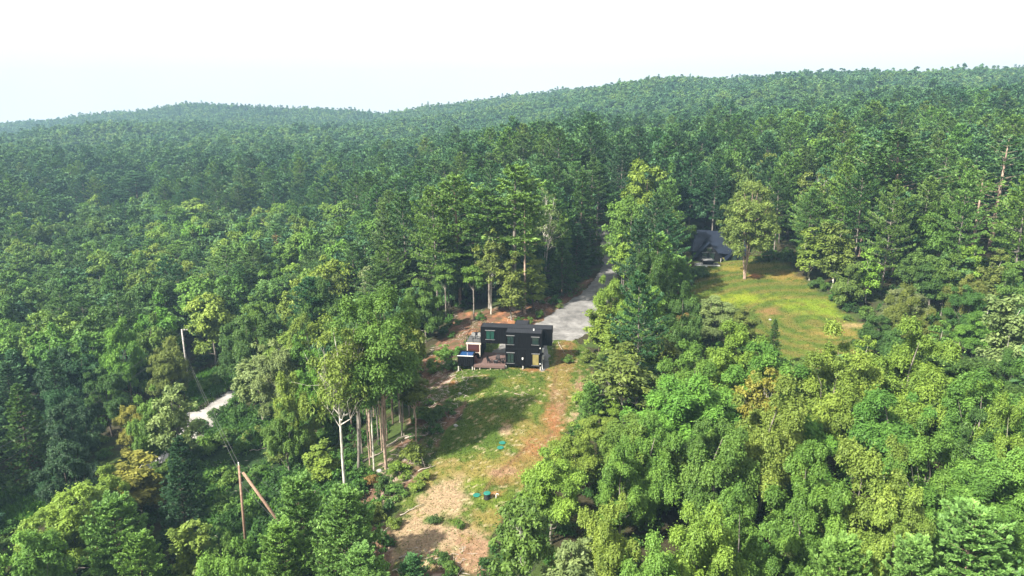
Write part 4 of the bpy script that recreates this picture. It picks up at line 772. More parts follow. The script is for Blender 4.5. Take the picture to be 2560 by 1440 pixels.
for t in IND:
    p = PROTO[t['key']]; nm = t['name']
    _k = {'broadleaf_tree': 'broadleaf tree', 'pine_tree': 'pine', 'birch_tree': 'slim tree', 'slender_tree': 'slender-stemmed tree', 'thin_crowned_tree': 'thin-crowned tree', 'half_bare_tree': 'half-bare tree', 'young_pine_tree': 'young pine', 'evergreen_tree': 'dense evergreen'}[nm]
    lab = t['label']
    t['lab'] = lab
    while len(lab.split()) > 16 and lab.split()[0] in ('tall', 'low', 'medium'): lab = ' '.join(lab.split()[1:])
    r = empty(nm, (t['x'], t['y'], float(Zg(t['x'], t['y']))), t['rot'], lab, 'tree', GROUPS[nm]); r.scale = (t['sx'], t['sx'], t['sz'])
    for part in ('crown', 'trunk'):
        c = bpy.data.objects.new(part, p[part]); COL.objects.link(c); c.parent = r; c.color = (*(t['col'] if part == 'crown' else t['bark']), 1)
# woods as stuff: geometry-node scatter of tree meshes
def gn_scatter(name, pts, protos, label, cat):
    """pts: x,y,z,scale_xy,scale_z,rot,variant"""
    me = bpy.data.meshes.new(name); me.vertices.add(len(pts)); A = np.array(pts, np.float32); me.vertices.foreach_set('co', A[:, :3].ravel())
    for nm, ty, dat, key in (('sc', 'FLOAT_VECTOR', np.c_[A[:, 3], A[:, 3], A[:, 4]], 'vector'), ('rt', 'FLOAT', A[:, 5], 'value'), ('vr', 'INT', A[:, 6].astype(np.int32), 'value')):
        a = me.attributes.new(nm, ty, 'POINT'); a.data.foreach_set(key, np.ascontiguousarray(dat).ravel())
    o = link(name, me); tag(o, label, cat, kind='stuff')
    g = bpy.data.node_groups.new(name, 'GeometryNodeTree'); g.interface.new_socket('Geometry', in_out='INPUT', socket_type='NodeSocketGeometry'); g.interface.new_socket('Geometry', in_out='OUTPUT', socket_type='NodeSocketGeometry')
    gi = g.nodes.new('NodeGroupInput'); go = g.nodes.new('NodeGroupOutput'); jn = g.nodes.new('GeometryNodeJoinGeometry')
    def na(n, ty): x = g.nodes.new('GeometryNodeInputNamedAttribute'); x.data_type = ty; x.inputs['Name'].default_value = n; return x.outputs['Attribute']
    sc_, rt, vr = na('sc', 'FLOAT_VECTOR'), na('rt', 'FLOAT'), na('vr', 'INT'); cx = g.nodes.new('ShaderNodeCombineXYZ'); g.links.new(rt, cx.inputs[2])
    for i, pm in enumerate(protos):
        src = bpy.data.objects.new(name + '_source', pm)
        oi = g.nodes.new('GeometryNodeObjectInfo'); oi.inputs['Object'].default_value = src
        ip = g.nodes.new('GeometryNodeInstanceOnPoints'); cmpn = g.nodes.new('FunctionNodeCompare'); cmpn.data_type = 'INT'; cmpn.operation = 'EQUAL'; cmpn.inputs[3].default_value = i
        g.links.new(vr, cmpn.inputs[2]); g.links.new(cmpn.outputs[0], ip.inputs['Selection']); g.links.new(gi.outputs[0], ip.inputs['Points']); g.links.new(oi.outputs['Geometry'], ip.inputs['Instance'])
        g.links.new(cx.outputs[0], ip.inputs['Rotation']); g.links.new(sc_, ip.inputs['Scale']); g.links.new(ip.outputs[0], jn.inputs[0])
    g.links.new(jn.outputs[0], go.inputs[0]); md = o.modifiers.new('scatter', 'NODES'); md.node_group = g; return o
rs = RS(3)
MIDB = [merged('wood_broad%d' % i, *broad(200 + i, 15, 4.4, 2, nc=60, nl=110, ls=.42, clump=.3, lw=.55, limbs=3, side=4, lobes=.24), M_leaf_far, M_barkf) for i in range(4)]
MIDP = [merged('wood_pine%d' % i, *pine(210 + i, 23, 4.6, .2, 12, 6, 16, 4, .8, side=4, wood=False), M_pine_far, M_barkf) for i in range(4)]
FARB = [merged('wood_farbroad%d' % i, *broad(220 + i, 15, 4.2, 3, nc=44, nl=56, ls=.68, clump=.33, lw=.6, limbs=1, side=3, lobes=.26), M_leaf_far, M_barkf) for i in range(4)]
FARP = [merged('wood_farpine%d' % i, *pine(230 + i, 21, 3.6, .12, 12, 6, 8, 2, 1.1, side=3, wood=False, shape='cone'), M_pine_far, M_barkf) for i in range(3)]
pb, pp = [], []
for t in REST:
    isp = 'pine' in t['name'] or t['name'] == 'evergreen_tree'; z = float(Zg(t['x'], t['y']))
    if isp: pp.append((t['x'], t['y'], z, t['R'] / 4.2, t['H'] / 23, t['rot'], rs.randint(4)))
    else: pb.append((t['x'], t['y'], z, t['R'] / 4.2, t['H'] / 15, t['rot'], rs.randint(4)))
for x, y, z, kind, H, R in FAR:
    px, py, dep = proj(x, y, z); H *= .8 + .5 * float(fbm(x / 45., y / 45., 51))
    if kind in ('maple', 'farm', 'birch', 'ash', 'slim', 'airy', 'oak', 'bare'): pb.append((x, y, z, R / 4.2, H / 15, rs.rand() * 6.28, rs.randint(4) + (4 if dep > 560 else 0)))
    elif dep > 560: pp.append((x, y, z, R / 3.6, H / 21 * .9, rs.rand() * 6.28, 4 + rs.randint(3)))
    else: pp.append((x, y, z, R / 4.2, H / 23, rs.rand() * 6.28, rs.randint(4)))
gn_scatter('broadleaf_forest', pb, MIDB + FARB, 'unbroken broadleaf woods covering the hills beyond the clearings', 'woods')
gn_scatter('pine_forest', pp, MIDP + FARP, 'pine woods mixed through the slopes beyond the clearings', 'woods')
# low growth on the forest floor where it shows
SH = [merged('under%d' % i, *broad(240 + i, 1.5, 1.1, .05, nc=12, nl=36, ls=.16, clump=.42, lw=.5, limbs=1, side=3, tr=.02), M_under, M_barkf) for i in range(3)]
lo_, hi_ = np.array([-95, 50]), np.array([110, 205]); P = np.vstack([lo_ + rs.rand(26000, 2) * (hi_ - lo_), SCRUB.min(0) + rs.rand(3600, 2) * (SCRUB.max(0) - SCRUB.min(0))])
openm = np.maximum.reduce([sd_(LOT, P[:, 0], P[:, 1]) + .3, sd_(LAWN, P[:, 0], P[:, 1]), sd_(DRIVE, P[:, 0], P[:, 1]) + 1, 3.4 - pdist(ROADC, P[:, 0], P[:, 1], False)])
dn = np.where(sd_(SCRUB, P[:, 0], P[:, 1]) > -3, .75, .22) * sstep(.35, .6, fbm(P[:, 0] / 4, P[:, 1] / 4, 41)); dn = np.where(sd_(BARE, P[:, 0], P[:, 1]) > 0, .03, dn); dn = np.where(sd_(SLASH, P[:, 0], P[:, 1]) > 0, dn * .45, dn)
dn = np.where(sd_(MEADOW, P[:, 0], P[:, 1]) > -1, .12, dn)
k = (openm < 0) & (rs.rand(len(P)) < dn); P = P[k]; s = .45 + .9 * rs.rand(len(P)) ** 1.5; zz = Zg(P[:, 0], P[:, 1]) - .05
gn_scatter('undergrowth', np.c_[P, zz, s, s * (.7 + .6 * rs.rand(len(P))), rs.rand(len(P)) * 6.28, rs.randint(0, 3, len(P))], SH, 'low leafy undergrowth between the trees and over the brushy slopes', 'undergrowth')
# ------------------------------------------------------------------ buildings
M_blk = pmat('black_steel', (.004, .004, .005), .6, 0, .2, 2, spec=.15); M_roofs = pmat('roof_steel', (.026, .028, .034), .6, 0, .2, 1.5, spec=.25)
M_trim = pmat('grey_trim', (.16, .165, .17), .5); M_dark = pmat('dark_interior', (.02, .02, .02), .8); M_wht = pmat('white_metal', (.7, .7, .68), .5, 0, .06)
M_conc = pmat('concrete', (.42, .40, .36), .85); M_deck = pmat('deck_board', (.13, .08, .068), .75, 0, .25, 5); M_deckg = pmat('grey_board', (.12, .12, .12), .8, 0, .2, 5)
M_wood = pmat('pale_wood', (.58, .5, .42), .7, 0, .15, 6); M_red = pmat('cedar', (.16, .06, .045), .7, 0, .25, 5); M_plast = pmat('black_plastic', (.015, .015, .017), .45, 0, .1)
M_grn = pmat('green_plastic', (.012, .16, .12), .45, 0, .12); M_warm = pmat('lit_room', (.12, .10, .04), .5, 0, .5, 1.2, emit=((.5, .4, .12), .22)); M_rock = pmat('rock', (.36, .35, .33), .9, 0, .3, 4); M_pole = pmat('pole_wood', (.27, .17, .12), .85, 0, .35, 4)
M_polel = pmat('weathered_pole', (.42, .39, .36), .85, 0, .3, 4); M_wire = pmat('wire_metal', (.10, .10, .10), .5); M_log = pmat('dead_wood', (.36, .31, .26), .9, 0, .3, 4)
def glass(name, col, rough=.06):
    m, t, o = newmat(name); b = nd(t, 'ShaderNodeBsdfPrincipled', Roughness=rough); b.inputs['Base Color'].default_value = (*col, 1); b.inputs['Specular IOR Level'].default_value = .8; b.inputs['Coat Weight'].default_value = .3
    n_ = nd(t, 'ShaderNodeTexNoise', Scale=1.1, Detail=3); bp = nd(t, 'ShaderNodeBump', Strength=.08, Distance=.1); t.links.new(n_.outputs[0], bp.inputs['Height']); t.links.new(bp.outputs[0], b.inputs['Normal']); t.links.new(b.outputs[0], o.inputs[0]); return m
M_glass = glass('window_glass', (.015, .03, .028)); M_teal = glass('green_glass', (.015, .06, .045), .12)
M_water = glass('pool_water', (.02, .07, .19), .1)
hx, hy = hit(1263.7, 921); RZ = math.radians(-7); HZ = float(Zg(hx + 3, hy + 1)) + .0
house = empty('container_house', (hx, hy, HZ), RZ, 'two-storey black corrugated container house with a bridged upper level beside the gravel drive', 'house')
def corr(mb, a, b, z0, z1, nrm, amp=.035, pitch=.28):
    """corrugated sheet from a to b (xy), facing nrm"""
    a = np.array(a, float); b = np.array(b, float); L_ = np.linalg.norm(b - a); n_ = int(L_ / pitch); d = (b - a) / L_; nn = np.array(nrm, float); P = []
    for i in range(n_):
        for f, o in ((0, 0), (.18, 1), (.5, 1), (.68, 0)):
            P.append(a + d * (i + f) * L_ / n_ + nn * (-amp * o))
    P.append(b); P = np.array(P); m = len(P); V = [(p[0], p[1], z0) for p in P] + [(p[0], p[1], z1) for p in P]
    fl = np.cross([d[0], d[1], 0], [0, 0, 1]); flip = (fl[0] * nn[0] + fl[1] * nn[1]) < 0
    mb.add(V, [((i, i + 1, m + i + 1, m + i) if not flip else (i + 1, i, m + i, m + i + 1)) for i in range(m - 1)])
def container(parent, x0, x1, y0, y1, z0, z1, label=None):
    c = empty('container_module', (0, 0, 0)); c.parent = parent
    if label: c['label'] = label
    mb = MB(); i = .04
    corr(mb, (x0 + .1, y0 + i), (x1 - .1, y0 + i), z0 + .12, z1 - .1, (0, -1)); corr(mb, (x0 + .1, y1 - i), (x1 - .1, y1 - i), z0 + .12, z1 - .1, (0, 1))
    corr(mb, (x0 + i, y0 + .1), (x0 + i, y1 - .1), z0 + .12, z1 - .1, (-1, 0)); corr(mb, (x1 - i, y0 + .1), (x1 - i, y1 - .1), z0 + .12, z1 - .1, (1, 0))
    mb.box(x0 + .09, x1 - .09, y0 + .09, y1 - .09, z0 + .05, z1 - .12); mb.build('wall', M_blk, c)
    f = MB()
    for x in (x0, x1 - .14):
        for y in (y0, y1 - .14): f.box(x, x + .14, y, y + .14, z0, z1)
    for z, h_ in ((z0, .15), (z1 - .13, .13)):
        for y in (y0 + .004, y1 - .124): f.box(x0 + .143, x1 - .143, y, y + .12, z + .003, z + h_ - .003)
        for x in (x0 + .004, x1 - .124): f.box(x, x + .12, y0 + .143, y1 - .143, z + .003, z + h_ - .003)
    f.build('frame', M_blk, c)
    r = MB(); lx, ly = x1 - x0, y1 - y0; n_ = int(lx / .3) if lx > ly else int(ly / .3)
    r.box(x0 + .1, x1 - .1, y0 + .1, y1 - .1, z1 - .08, z1 - .02)
    for k in range(n_):
        if lx > ly: q = x0 + .16 + k * (lx - .32) / n_; r.box(q, q + .13, y0 + .13, y1 - .13, z1 - .019, z1 + .025)
        else: q = y0 + .16 + k * (ly - .32) / n_; r.box(x0 + .13, x1 - .13, q, q + .13, z1 - .019, z1 + .025)
    r.build('roof', M_roofs, c); return c
def window(parent, x0, x1, z0, z1, y, mat=None, name='window', slider=False, lit=False):
    w = MB(); t = .07; y0, y1 = y - .10, y + .05
    w.box(x0 - .12, x1 + .12, y0 - .04, y1, z1, z1 + .08); w.box(x0 - .08, x1 + .08, y0 - .03, y1, z0 - .08, z0)
    wf = w.build(name, M_trim, parent); f = MB(); f.box(x0, x0 + t, y0, y1, z0, z1); f.box(x1 - t, x1, y0, y1, z0, z1); f.box(x0 + t, x1 - t, y0, y1, z1 - t, z1); f.box(x0 + t, x1 - t, y0, y1, z0, z0 + t)
    xm = (x0 + x1) / 2
    if slider: f.box(xm - .03, xm + .03, y0, y1, z0 + t, z1 - t)
    f.build('sash', M_blk, wf); p = MB(); p.box(x0 + t, x1 - t, y - .055, y - .045, z0 + t, z1 - t); p.build('pane', mat or M_glass, wf); return wf
z1_, z2_, z3_ = .5, 3.4, 6.3
container(house, 0, 6.06, 0, 2.44, z1_, z2_); container(house, 0, 6.06, 0, 2.44, z2_ + .012, z3_)
container(house, -4.6, 7.59, 2.46, 4.9, z2_ + .012, z3_); container(house, .9, 3.3, 4.93, 7.6, z2_ + .012, z3_ - .1)
container(house, 3.4, 6.0, 2.46, 4.9, z1_, z2_); container(house, -7.1, -4.66, 2.6, 8.66, z1_, z2_ - .08)
lc = house
window(house, .26, 1.4, 4.25, 5.75, 0, M_glass, slider=True); window(house, 4.42, 5.6, 4.35, 5.65, 0, M_glass); window(house, .28, 1.45, .95, 2.75, 0, M_glass, slider=True)
window(house, 4.5, 5.65, .72, 2.7, 0, M_warm); window(house, -3.7, -2.2, 4.15, 5.7, 2.46, M_teal, slider=True)
m = MB(); m.box(2.78, 3.02, -.16, 0, 1.75, 2.0); m.box(2.84, 2.96, -.14, -.02, 1.62, 1.75); m.build('wall_lamp', M_wht, house)
for z in (3.75, 1.0): MB().tube([(5.83, -.06, z), (5.83, .03, z)], .11, 10).build('vent', M_wht, house)
MB().tube([(4.6, 1.5, 6.3), (4.6, 1.5, 6.62)], .12, 8).build('roof_vent', M_wht, house)
m = MB(); m.tube([(6.14, .35, 2.2), (6.14, .35, 1.2), (6.2, -.15, .55), (6.3, -.4, .2)], .045, 6).build('downpipe', M_wht, house)
for z in (3.0, 1.75): 
    m = MB(); m.box(6.07, 6.38, .8, 1.6, z - .25, z + .3); b = m.build('outdoor_unit', M_wht, house); m = MB(); m.tube([(6.385, 1.2, z + .02), (6.40, 1.2, z + .02)], .2, 12); m.build('fan_grille', M_dark, b)
m = MB(); m.box(7.6, 7.66, 3.2, 3.5, 4.2, 5.4); m.build('end_lamp', M_wht, house)
for x, y in ((.07, .07), (2.95, .07), (5.9, .07), (5.9, 2.3), (.07, 2.3), (-4.8, 2.75), (-6.9, 2.75), (-4.8, 8.4), (3.6, 4.7)):
    MB().box(x - .09, x + .09, y - .09, y + .09, -.6, z1_ - .003).build('pier', M_conc, house)
m = MB()
for x, y in ((-4.5, 4.7), (.15, 4.8)): m.box(x, x + .12, y, y + .12, .2, z2_)
m.build('post', M_blk, house)
# sauna front in the end of the lower left module
s = MB(); s.box(-7.15, -4.55, 2.40, 2.56, 3.12, 3.4); s.box(-7.02, -6.86, 2.42, 2.58, .9, 3.12); s.box(-4.84, -4.68, 2.42, 2.58, .9, 3.12); s.box(-6.86, -4.84, 2.42, 2.58, 1.55, 1.67)
sf = s.build('sauna_front', M_wood, house); MB().box(-6.84, -4.86, 2.50, 2.57, 1.68, 3.1).build('sauna_window', glass('brown_glass', (.07, .025, .02), .1), sf)
# balcony on the sauna roof
b = MB(); 
for k in range(12): b.box(-7.1, -4.66, 2.5 + k * .3, 2.78 + k * .3, 3.42, 3.46)
b.build('balcony_floor', M_deckg, house); r = MB()
for x, y in ((-7.08, 2.5), (-5.9, 2.5), (-4.72, 2.5), (-7.08, 4.2), (-7.08, 6.05), (-5.9, 6.05), (-4.72, 6.05)): r.box(x - .03, x + .03, y - .03, y + .03, 3.461, 4.5)
for z in (3.65, 3.85, 4.05, 4.25): 
    for y in (2.5, 6.05): r.box(-7.05, -4.7, y - .01, y + .01, z, z + .015)
    r.box(-7.09, -7.07, 2.53, 6.0, z, z + .015)
for y in (2.5, 6.05): r.box(-7.1, -4.7, y - .035, y + .035, 4.503, 4.55)
r.box(-7.115, -7.045, 2.54, 6.01, 4.503, 4.55); r.build('railing', M_blk, house)
# deck
dk = MB(); nb = 26
for k in range(nb): y = -.55 + k * .25; dk.box(-5.3, -.06, y, y + .235, .46, .5)
dkp = dk.build('deck', M_deck, house); f = MB(); f.box(-5.3, -.06, -.6, -.56, .12, .46); f.box(-5.34, -5.3, -.6, 5.9, .15, .455); f.build('fascia', M_deck, dkp)
for x in (-5.2, -4.3, -2.5, -.7): MB().box(x - .06, x + .06, -.52, -.4, -.7, .117).build('deck_post', M_wood, dkp)
def wpt(u, v, w=0): c, s = math.cos(RZ), math.sin(RZ); return (hx + u * c - v * s, hy + u * s + v * c, HZ + w)
# plunge pool
pl = empty('plunge_pool', wpt(-6.75, .75, 0), RZ, 'square black plunge pool full of blue water left of the wooden deck', 'plunge pool')
m = MB(); a = 1.3; t = .09; zb_, zt = .18, 2.0
corr(m, (-a, -a), (a, -a), zb_, zt, (0, -1), .04, .3); corr(m, (a, -a), (a, a), zb_, zt, (1, 0), .04, .3); corr(m, (-a, a), (a, a), zb_, zt, (0, 1), .04, .3); corr(m, (-a, -a), (-a, a), zb_, zt, (-1, 0), .04, .3)
for x, y, X_, Y_ in ((-a + .05, -a + .05, a - .05, -a + .12), (-a + .05, a - .12, a - .05, a - .05), (-a + .05, -a + .123, -a + .12, a - .123), (a - .12, -a + .123, a - .05, a - .123)): m.box(x, X_, y, Y_, zb_, zt)
m.box(-a + .125, a - .125, -a + .125, a - .125, zb_, .5); m.build('tank', M_blk, pl)
r = MB(); r.box(-a - .05, a + .05, -a - .05, -a + .16, zt + .003, zt + .06); r.build('front_rim', M_wht, pl); r = MB(); r.box(-a - .05, a + .05, a - .16, a + .05, zt + .003, zt + .06); r.box(-a - .05, -a + .16, -a + .163, a - .163, zt + .003, zt + .06); r.box(a - .16, a + .05, -a + .163, a - .163, zt + .003, zt + .06); r.build('rim', M_blk, pl)
MB().box(-a + .127, a - .127, -a + .127, a - .127, .51, zt - .08).build('water', M_water, pl)
m = MB()
for x in (-a + .1, a - .1):
    for y in (-a + .1, a - .1): m.box(x - .1, x + .1, y - .1, y + .1, -.7, zb_ - .003)
m.build('footing', M_conc, pl)
for k, (u, v) in enumerate(((-5.05, .3), (-5.05, .65), (-5.05, 1.0))): pass
st = empty('pool_steps', wpt(-5.1, 1.0, .5), RZ, 'dark wooden steps leaning against the right side of the plunge pool', 'steps')
for k in range(4): MB().box(-.30 + k * -.0, .30 - k * .12, -.4, .4, .25 * k + .2, .25 * k + .25).build('tread', M_red, st)
m = MB(); m.box(-.3, -.26, -.44, -.4, .0, 1.0); m.box(-.3, -.26, .4, .44, .0, 1.0); m.box(-.3, .3, -.44, -.402, 0, .19); m.box(-.3, .3, .402, .44, 0, .19); m.build('stringer', M_red, st)
def chair(loc, rz, label, mat, group):
    c = empty('deck_chair', loc, rz, label, 'chair', group); m = MB()
    for k in range(5): m.add(*bx6((-.28, -.30 + k * .12, .34 - k * .03), (.56, .10, .03)))
    m.build('seat', mat, c); m = MB()
    for k in range(5): m.add(*slat(-.26 + k * .13, .22, .18, .52, 1.05 - abs(k - 2) * .07))
    m.build('backrest', mat, c)
    for x in (-.33, .28): MB().box(x, x + .05, -.34, -.28, 0, .55).build('leg', mat, c); MB().box(x, x + .05, .16, .24, 0, .55).build('leg', mat, c); MB().box(x - .03, x + .08, -.4, .3, .553, .58).build('armrest', mat, c)
    return c
def bx6(p, s):
    x, y, z = p; a, b, c = s; P = [(x + i, y + j, z + k) for k in (0, c) for i, j in ((0, 0), (a, 0), (a, b), (0, b))]
    return P, [(0, 3, 2, 1), (4, 5, 6, 7), (0, 1, 5, 4), (1, 2, 6, 5), (2, 3, 7, 6), (3, 0, 4, 7)]
def slat(x, y0, z0, y1, z1):
    P = [(x, y0, z0), (x + .1, y0, z0), (x + .1, y0 + .03, z0), (x, y0 + .03, z0), (x, y1, z1), (x + .1, y1, z1), (x + .1, y1 + .03, z1), (x, y1 + .03, z1)]
    return P, [(0, 3, 2, 1), (4, 5, 6, 7), (0, 1, 5, 4), (1, 2, 6, 5), (2, 3, 7, 6), (3, 0, 4, 7)]
M_chg = pmat('grey_chair', (.22, .22, .21), .6)
chair(wpt(-2.85, .9, .5), RZ + 1.1, 'black slatted deck chair left of the low fire table on the wooden deck', M_plast, 'chairs of the container house')
chair(wpt(-.75, .9, .5), RZ - 1.2, 'black slatted deck chair right of the low fire table, by the container wall', M_plast, 'chairs of the container house')
chair(wpt(-1.6, 2.1, .5), RZ + math.pi * 0 + .1, 'black slatted deck chair behind the low fire table', M_plast, 'chairs of the container house')
chair(wpt(-6.3, 4.4, 3.46), RZ + .1, 'grey chair on the left of the balcony above the sauna', M_chg, 'chairs of the container house')
chair(wpt(-5.3, 4.4, 3.46), RZ - .1, 'grey chair on the right of the balcony above the sauna', M_chg, 'chairs of the container house')
ft = empty('fire_table', wpt(-1.75, .85, .5), RZ, 'low black fire table between the chairs on the deck', 'table')
MB().box(-.45, .45, -.3, .3, .36, .42).build('table_top', M_plast, ft); MB().box(-.32, .32, -.2, .2, 0, .357).build('base', M_plast, ft); MB().box(-.2, .2, -.1, .1, .423, .44).build('burner', M_trim, ft)
# cabin: black building with steep front gables on the upper lawn
cx_, cy_ = hit(1802, 655); CZZ = float(Zg(cx_, cy_)); M_rb = pmat('blue_black_roof', (.008, .013, .026), .6, 0, .15, .7, spec=.25); M_bw = pmat('black_board', (.009, .008, .008), .8, 0, .3, 8, spec=.15)
cab = empty('black_cabin', (cx_, cy_, CZZ), math.radians(-6), 'black cabin with steep dark roof and two gables behind the upper lawn', 'house')
def gable(x0, x1, y0, y1, ze, zp, z0=-.8):
    xm = (x0 + x1) / 2; g = MB(); g.add([(x0, y0, z0), (x1, y0, z0), (x1, y0, ze), (xm, y0, zp), (x0, y0, ze), (x0, y1, z0), (x1, y1, z0), (x1, y1, ze), (xm, y1, zp), (x0, y1, ze)], [(0, 1, 2, 3, 4), (9, 8, 7, 6, 5), (0, 4, 9, 5), (1, 6, 7, 2)]); g.build('wall', M_bw, cab)
    r = MB(); o = .5; th = .14; sl = (zp - ze) / (xm - x0); q = []
    for s_, xe in ((-1, x0), (1, x1)):
        xo = xe + s_ * o; zo = ze - o * sl; r.add([(xo, y0 - o, zo), (xm, y0 - o, zp), (xm, y1, zp), (xo, y1, zo), (xo, y0 - o, zo + th), (xm, y0 - o, zp + th), (xm, y1, zp + th), (xo, y1, zo + th)], [(0, 1, 2, 3), (7, 6, 5, 4), (0, 4, 5, 1), (3, 2, 6, 7), (0, 3, 7, 4), (1, 5, 6, 2)])
        for k in range(int((y1 - y0) / .5)):
            y = y0 - .3 + k * .5; r.add([(xo, y, zo + th), (xm, y, zp + th), (xm, y + .05, zp + th), (xo, y + .05, zo + th), (xo, y, zo + th + .05), (xm, y, zp + th + .05), (xm, y + .05, zp + th + .05), (xo, y + .05, zo + th + .05)], [(4, 5, 6, 7), (0, 1, 5, 4), (3, 7, 6, 2), (0, 4, 7, 3)])
    r.build('roof', M_rb, cab)
gable(-6.2, .2, 0, 7, .9, 4.7); gable(1.7, 6.4, .8, 7, .8, 3.4)
# main roof across, ridge parallel to the front
m = MB(); m.add([(-6.8, 2.2, 2.2), (6.8, 2.2, 1.2), (6.6, 7.5, 6.0), (-5.2, 7.5, 6.6), (-6.8, 12.5, 1.2), (6.8, 12.5, 1.2)], [(0, 1, 2, 3), (3, 2, 5, 4), (0, 3, 4), (1, 5, 2)])
for k in range(24):
    f = k / 24; a = np.array([-6.8, 2.2, 2.2]) * (1 - f) + np.array([6.8, 2.2, 1.2]) * f; b = np.array([-5.2, 7.5, 6.6]) * (1 - f) + np.array([6.6, 7.5, 6.0]) * f; d = np.array([.05, 0, 0]); u = np.array([0, 0, .05])
    m.add([a, a + d, b + d, b, a + u, a + d + u, b + d + u, b + u], [(4, 5, 6, 7), (0, 4, 7, 3), (1, 2, 6, 5), (0, 1, 5, 4)])
m.build('roof', M_rb, cab); m = MB(); m.box(-6.0, 6.2, 3, 12, -.8, 1.6); m.build('wall', M_bw, cab)
for x0, x1, z0, z1, y in ((-4.6, -3.3, .5, 2.2, 0), (-2.9, -1.6, .5, 2.2, 0), (-3.6, -2.4, 2.5, 3.4, 0), (2.6, 3.9, .2, 1.9, .8), (4.3, 5.3, .2, 1.9, .8)): window(cab, x0, x1, z0, z1, y, M_glass)
m = MB(); m.box(-6.6, -.8, -3.2, -.01, -.25, -.1); dk2 = m.build('deck', M_deckg, cab); m = MB(); m.box(-6.7, -.7, -3.3, -3.2, -.33, -.08); m.box(.2, 6.6, .3, .79, -.2, -.08); m.build('deck_edge', M_wht, dk2)
m = MB(); m.box(-6.6, -.8, -3.1, -3.0, -1.9, -.26); m.box(-6.6, -6.5, -3.0, 0, -1.9, -.26); m.build('skirting', M_bw, dk2)
r = MB()
for x in np.arange(-6.5, -.8, .95): r.box(x, x + .06, -3.18, -3.12, -.1, .85)
r.box(-6.5, -.8, -3.2, -3.1, .853, .9); r.box(-6.5, -.8, -3.16, -3.14, .4, .43); r.build('railing', M_bw, cab)
MB().tube([(-.1, -.35, 1.0), (-.1, -.35, -.7)], .05, 6).build('downpipe', M_wht, cab)
c_, s_ = math.cos(math.radians(-6)), math.sin(math.radians(-6))
def cpt(u, v, w): return (cx_ + u * c_ - v * s_, cy_ + u * s_ + v * c_, CZZ + w)
ht = empty('covered_hot_tub', cpt(-3.4, -1.5, -.1), math.radians(-6), 'hot tub under a grey cover on the deck of the black cabin', 'hot tub')
MB().box(-1.15, 1.15, -1.15, 1.15, 0, .82).build('tub', M_bw, ht); MB().box(-1.2, 1.2, -1.2, 1.2, .823, .95).build('cover', pmat('grey_cover', (.24, .24, .24), .7), ht)
HAZE = 0.00026
# ------------------------------------------------------------------ poles, wires and small things
def at(px, py, h=0.): q = hit(px, py, h); return np.array([q[0], q[1], float(Zg(q[0], q[1]))])
def rayy(px, py, y): u = ray(px, py); s = y / u[1]; return np.array([u[0] * s, y, CZ + u[2] * s])
p1b = at(472, 962); p1t = rayy(454, 823, p1b[1]); p2b = at(617, 1392); p2t = rayy(597, 1163, p2b[1])
def upole(base, top, label, mat):
    H = top[2] - base[2]; r = empty('utility_pole', base, 0, label, 'utility pole', 'utility poles'); d = (top - base)
    MB().tube([(0, 0, -1), d * .5, d], [.18, .16, .13], 10).build('shaft', mat, r, True); return r, H
u1, H1 = upole(p1b, p1t, 'weathered pale utility pole beside the lower gravel road, an olive tree in front of it', M_polel)
d = p1t - p1b; m = MB(); m.tube([d * .985, d * .985 + (1.1, 0, .05)], .05, 6); m.build('crossarm', M_polel, u1); 
for x in (.55, 1.1): MB().tube([d * .985 + (x, 0, .05), d * .985 + (x, 0, .3)], [.07, .05], 8).build('insulator', M_wht, u1)
MB().tube([d * .86 + (.16, 0, 0), d * .79 + (.16, 0, 0)], .14, 10).build('bracket', M_trim, u1)
u2, H2 = upole(p2b, p2t, 'brown utility pole with grey top at the left edge of the near brushy slope', M_pole)
d2 = p2t - p2b; MB().tube([d2, d2 + (-.03, 0, .35)], [.06, .08], 8).build('insulator', M_wht, u2); MB().tube([d2 * .92 + (.13, 0, 0), d2 * .92 + (.25, 0, .12)], .07, 6).build('bracket', M_trim, u2); MB().tube([d2 * .81 + (.12, 0, 0), d2 * .81 + (.25, 0, 0)], .05, 6).build('clamp', M_trim, u2)
# brace
bt = rayy(607, 1181, p2b[1] - .4); bb = at(735, 1352) + (0, 0, -.3); br = empty('brace_pole', bb, 0, 'leaning brace pole propped against the top of the near brown utility pole', 'pole')
MB().tube([(0, 0, 0), (bt - bb) * .5, bt - bb], [.2, .19, .16], 10).build('shaft', M_pole, br, True)
def wire(a, b, sag, label, rad=.022, col=M_wire, group='power lines'):
    a = np.array(a, float); b = np.array(b, float); t = np.linspace(0, 1, 25)[:, None]; p = a + (b - a) * t; p[:, 2] -= sag * 4 * (t * (1 - t))[:, 0]
    m = MB(); m.tube(p, rad, 4); o = m.build('power_line', col); return tag(o, label, 'wire', group)
A1 = p1b + d * .985 + np.array([1.1, 0, .3]); A2 = p1b + d * .86
L1 = rayy(-60, 1152, 95); L2 = rayy(-60, 1196, 95)
wire(A1, L1, .8, 'upper of two wires running from the pale utility pole down to the left border'); wire(A2 + (0, 0, -.6), L2, .8, 'lower of two wires running from the pale utility pole down to the left border')
R1 = rayy(640, 770, 185); wire(A1, R1, .4, 'upper of two wires from the pale utility pole back into the woods'); R2 = rayy(640, 808, 185); wire(A2 + (0, 0, -.6), R2, .4, 'lower of two wires from the pale utility pole back into the woods')
wire(p1b + d * .62, p2t + (0, 0, .3), .5, 'wire from the pale utility pole to the top of the brown utility pole', .018); wire(p1b + d * .56, p2b + d2 * .92, .6, 'slightly lower wire between the pale and the brown utility pole', .018)
wire(p2b + d2 * .81, at(720, 1335), 0, 'slanting guy wire from the brown utility pole into the foreground pines', .03, M_trim); wire(p2t, rayy(840, 1320, 84), .2, 'thin wire from the brown utility pole toward the lower right', .015)
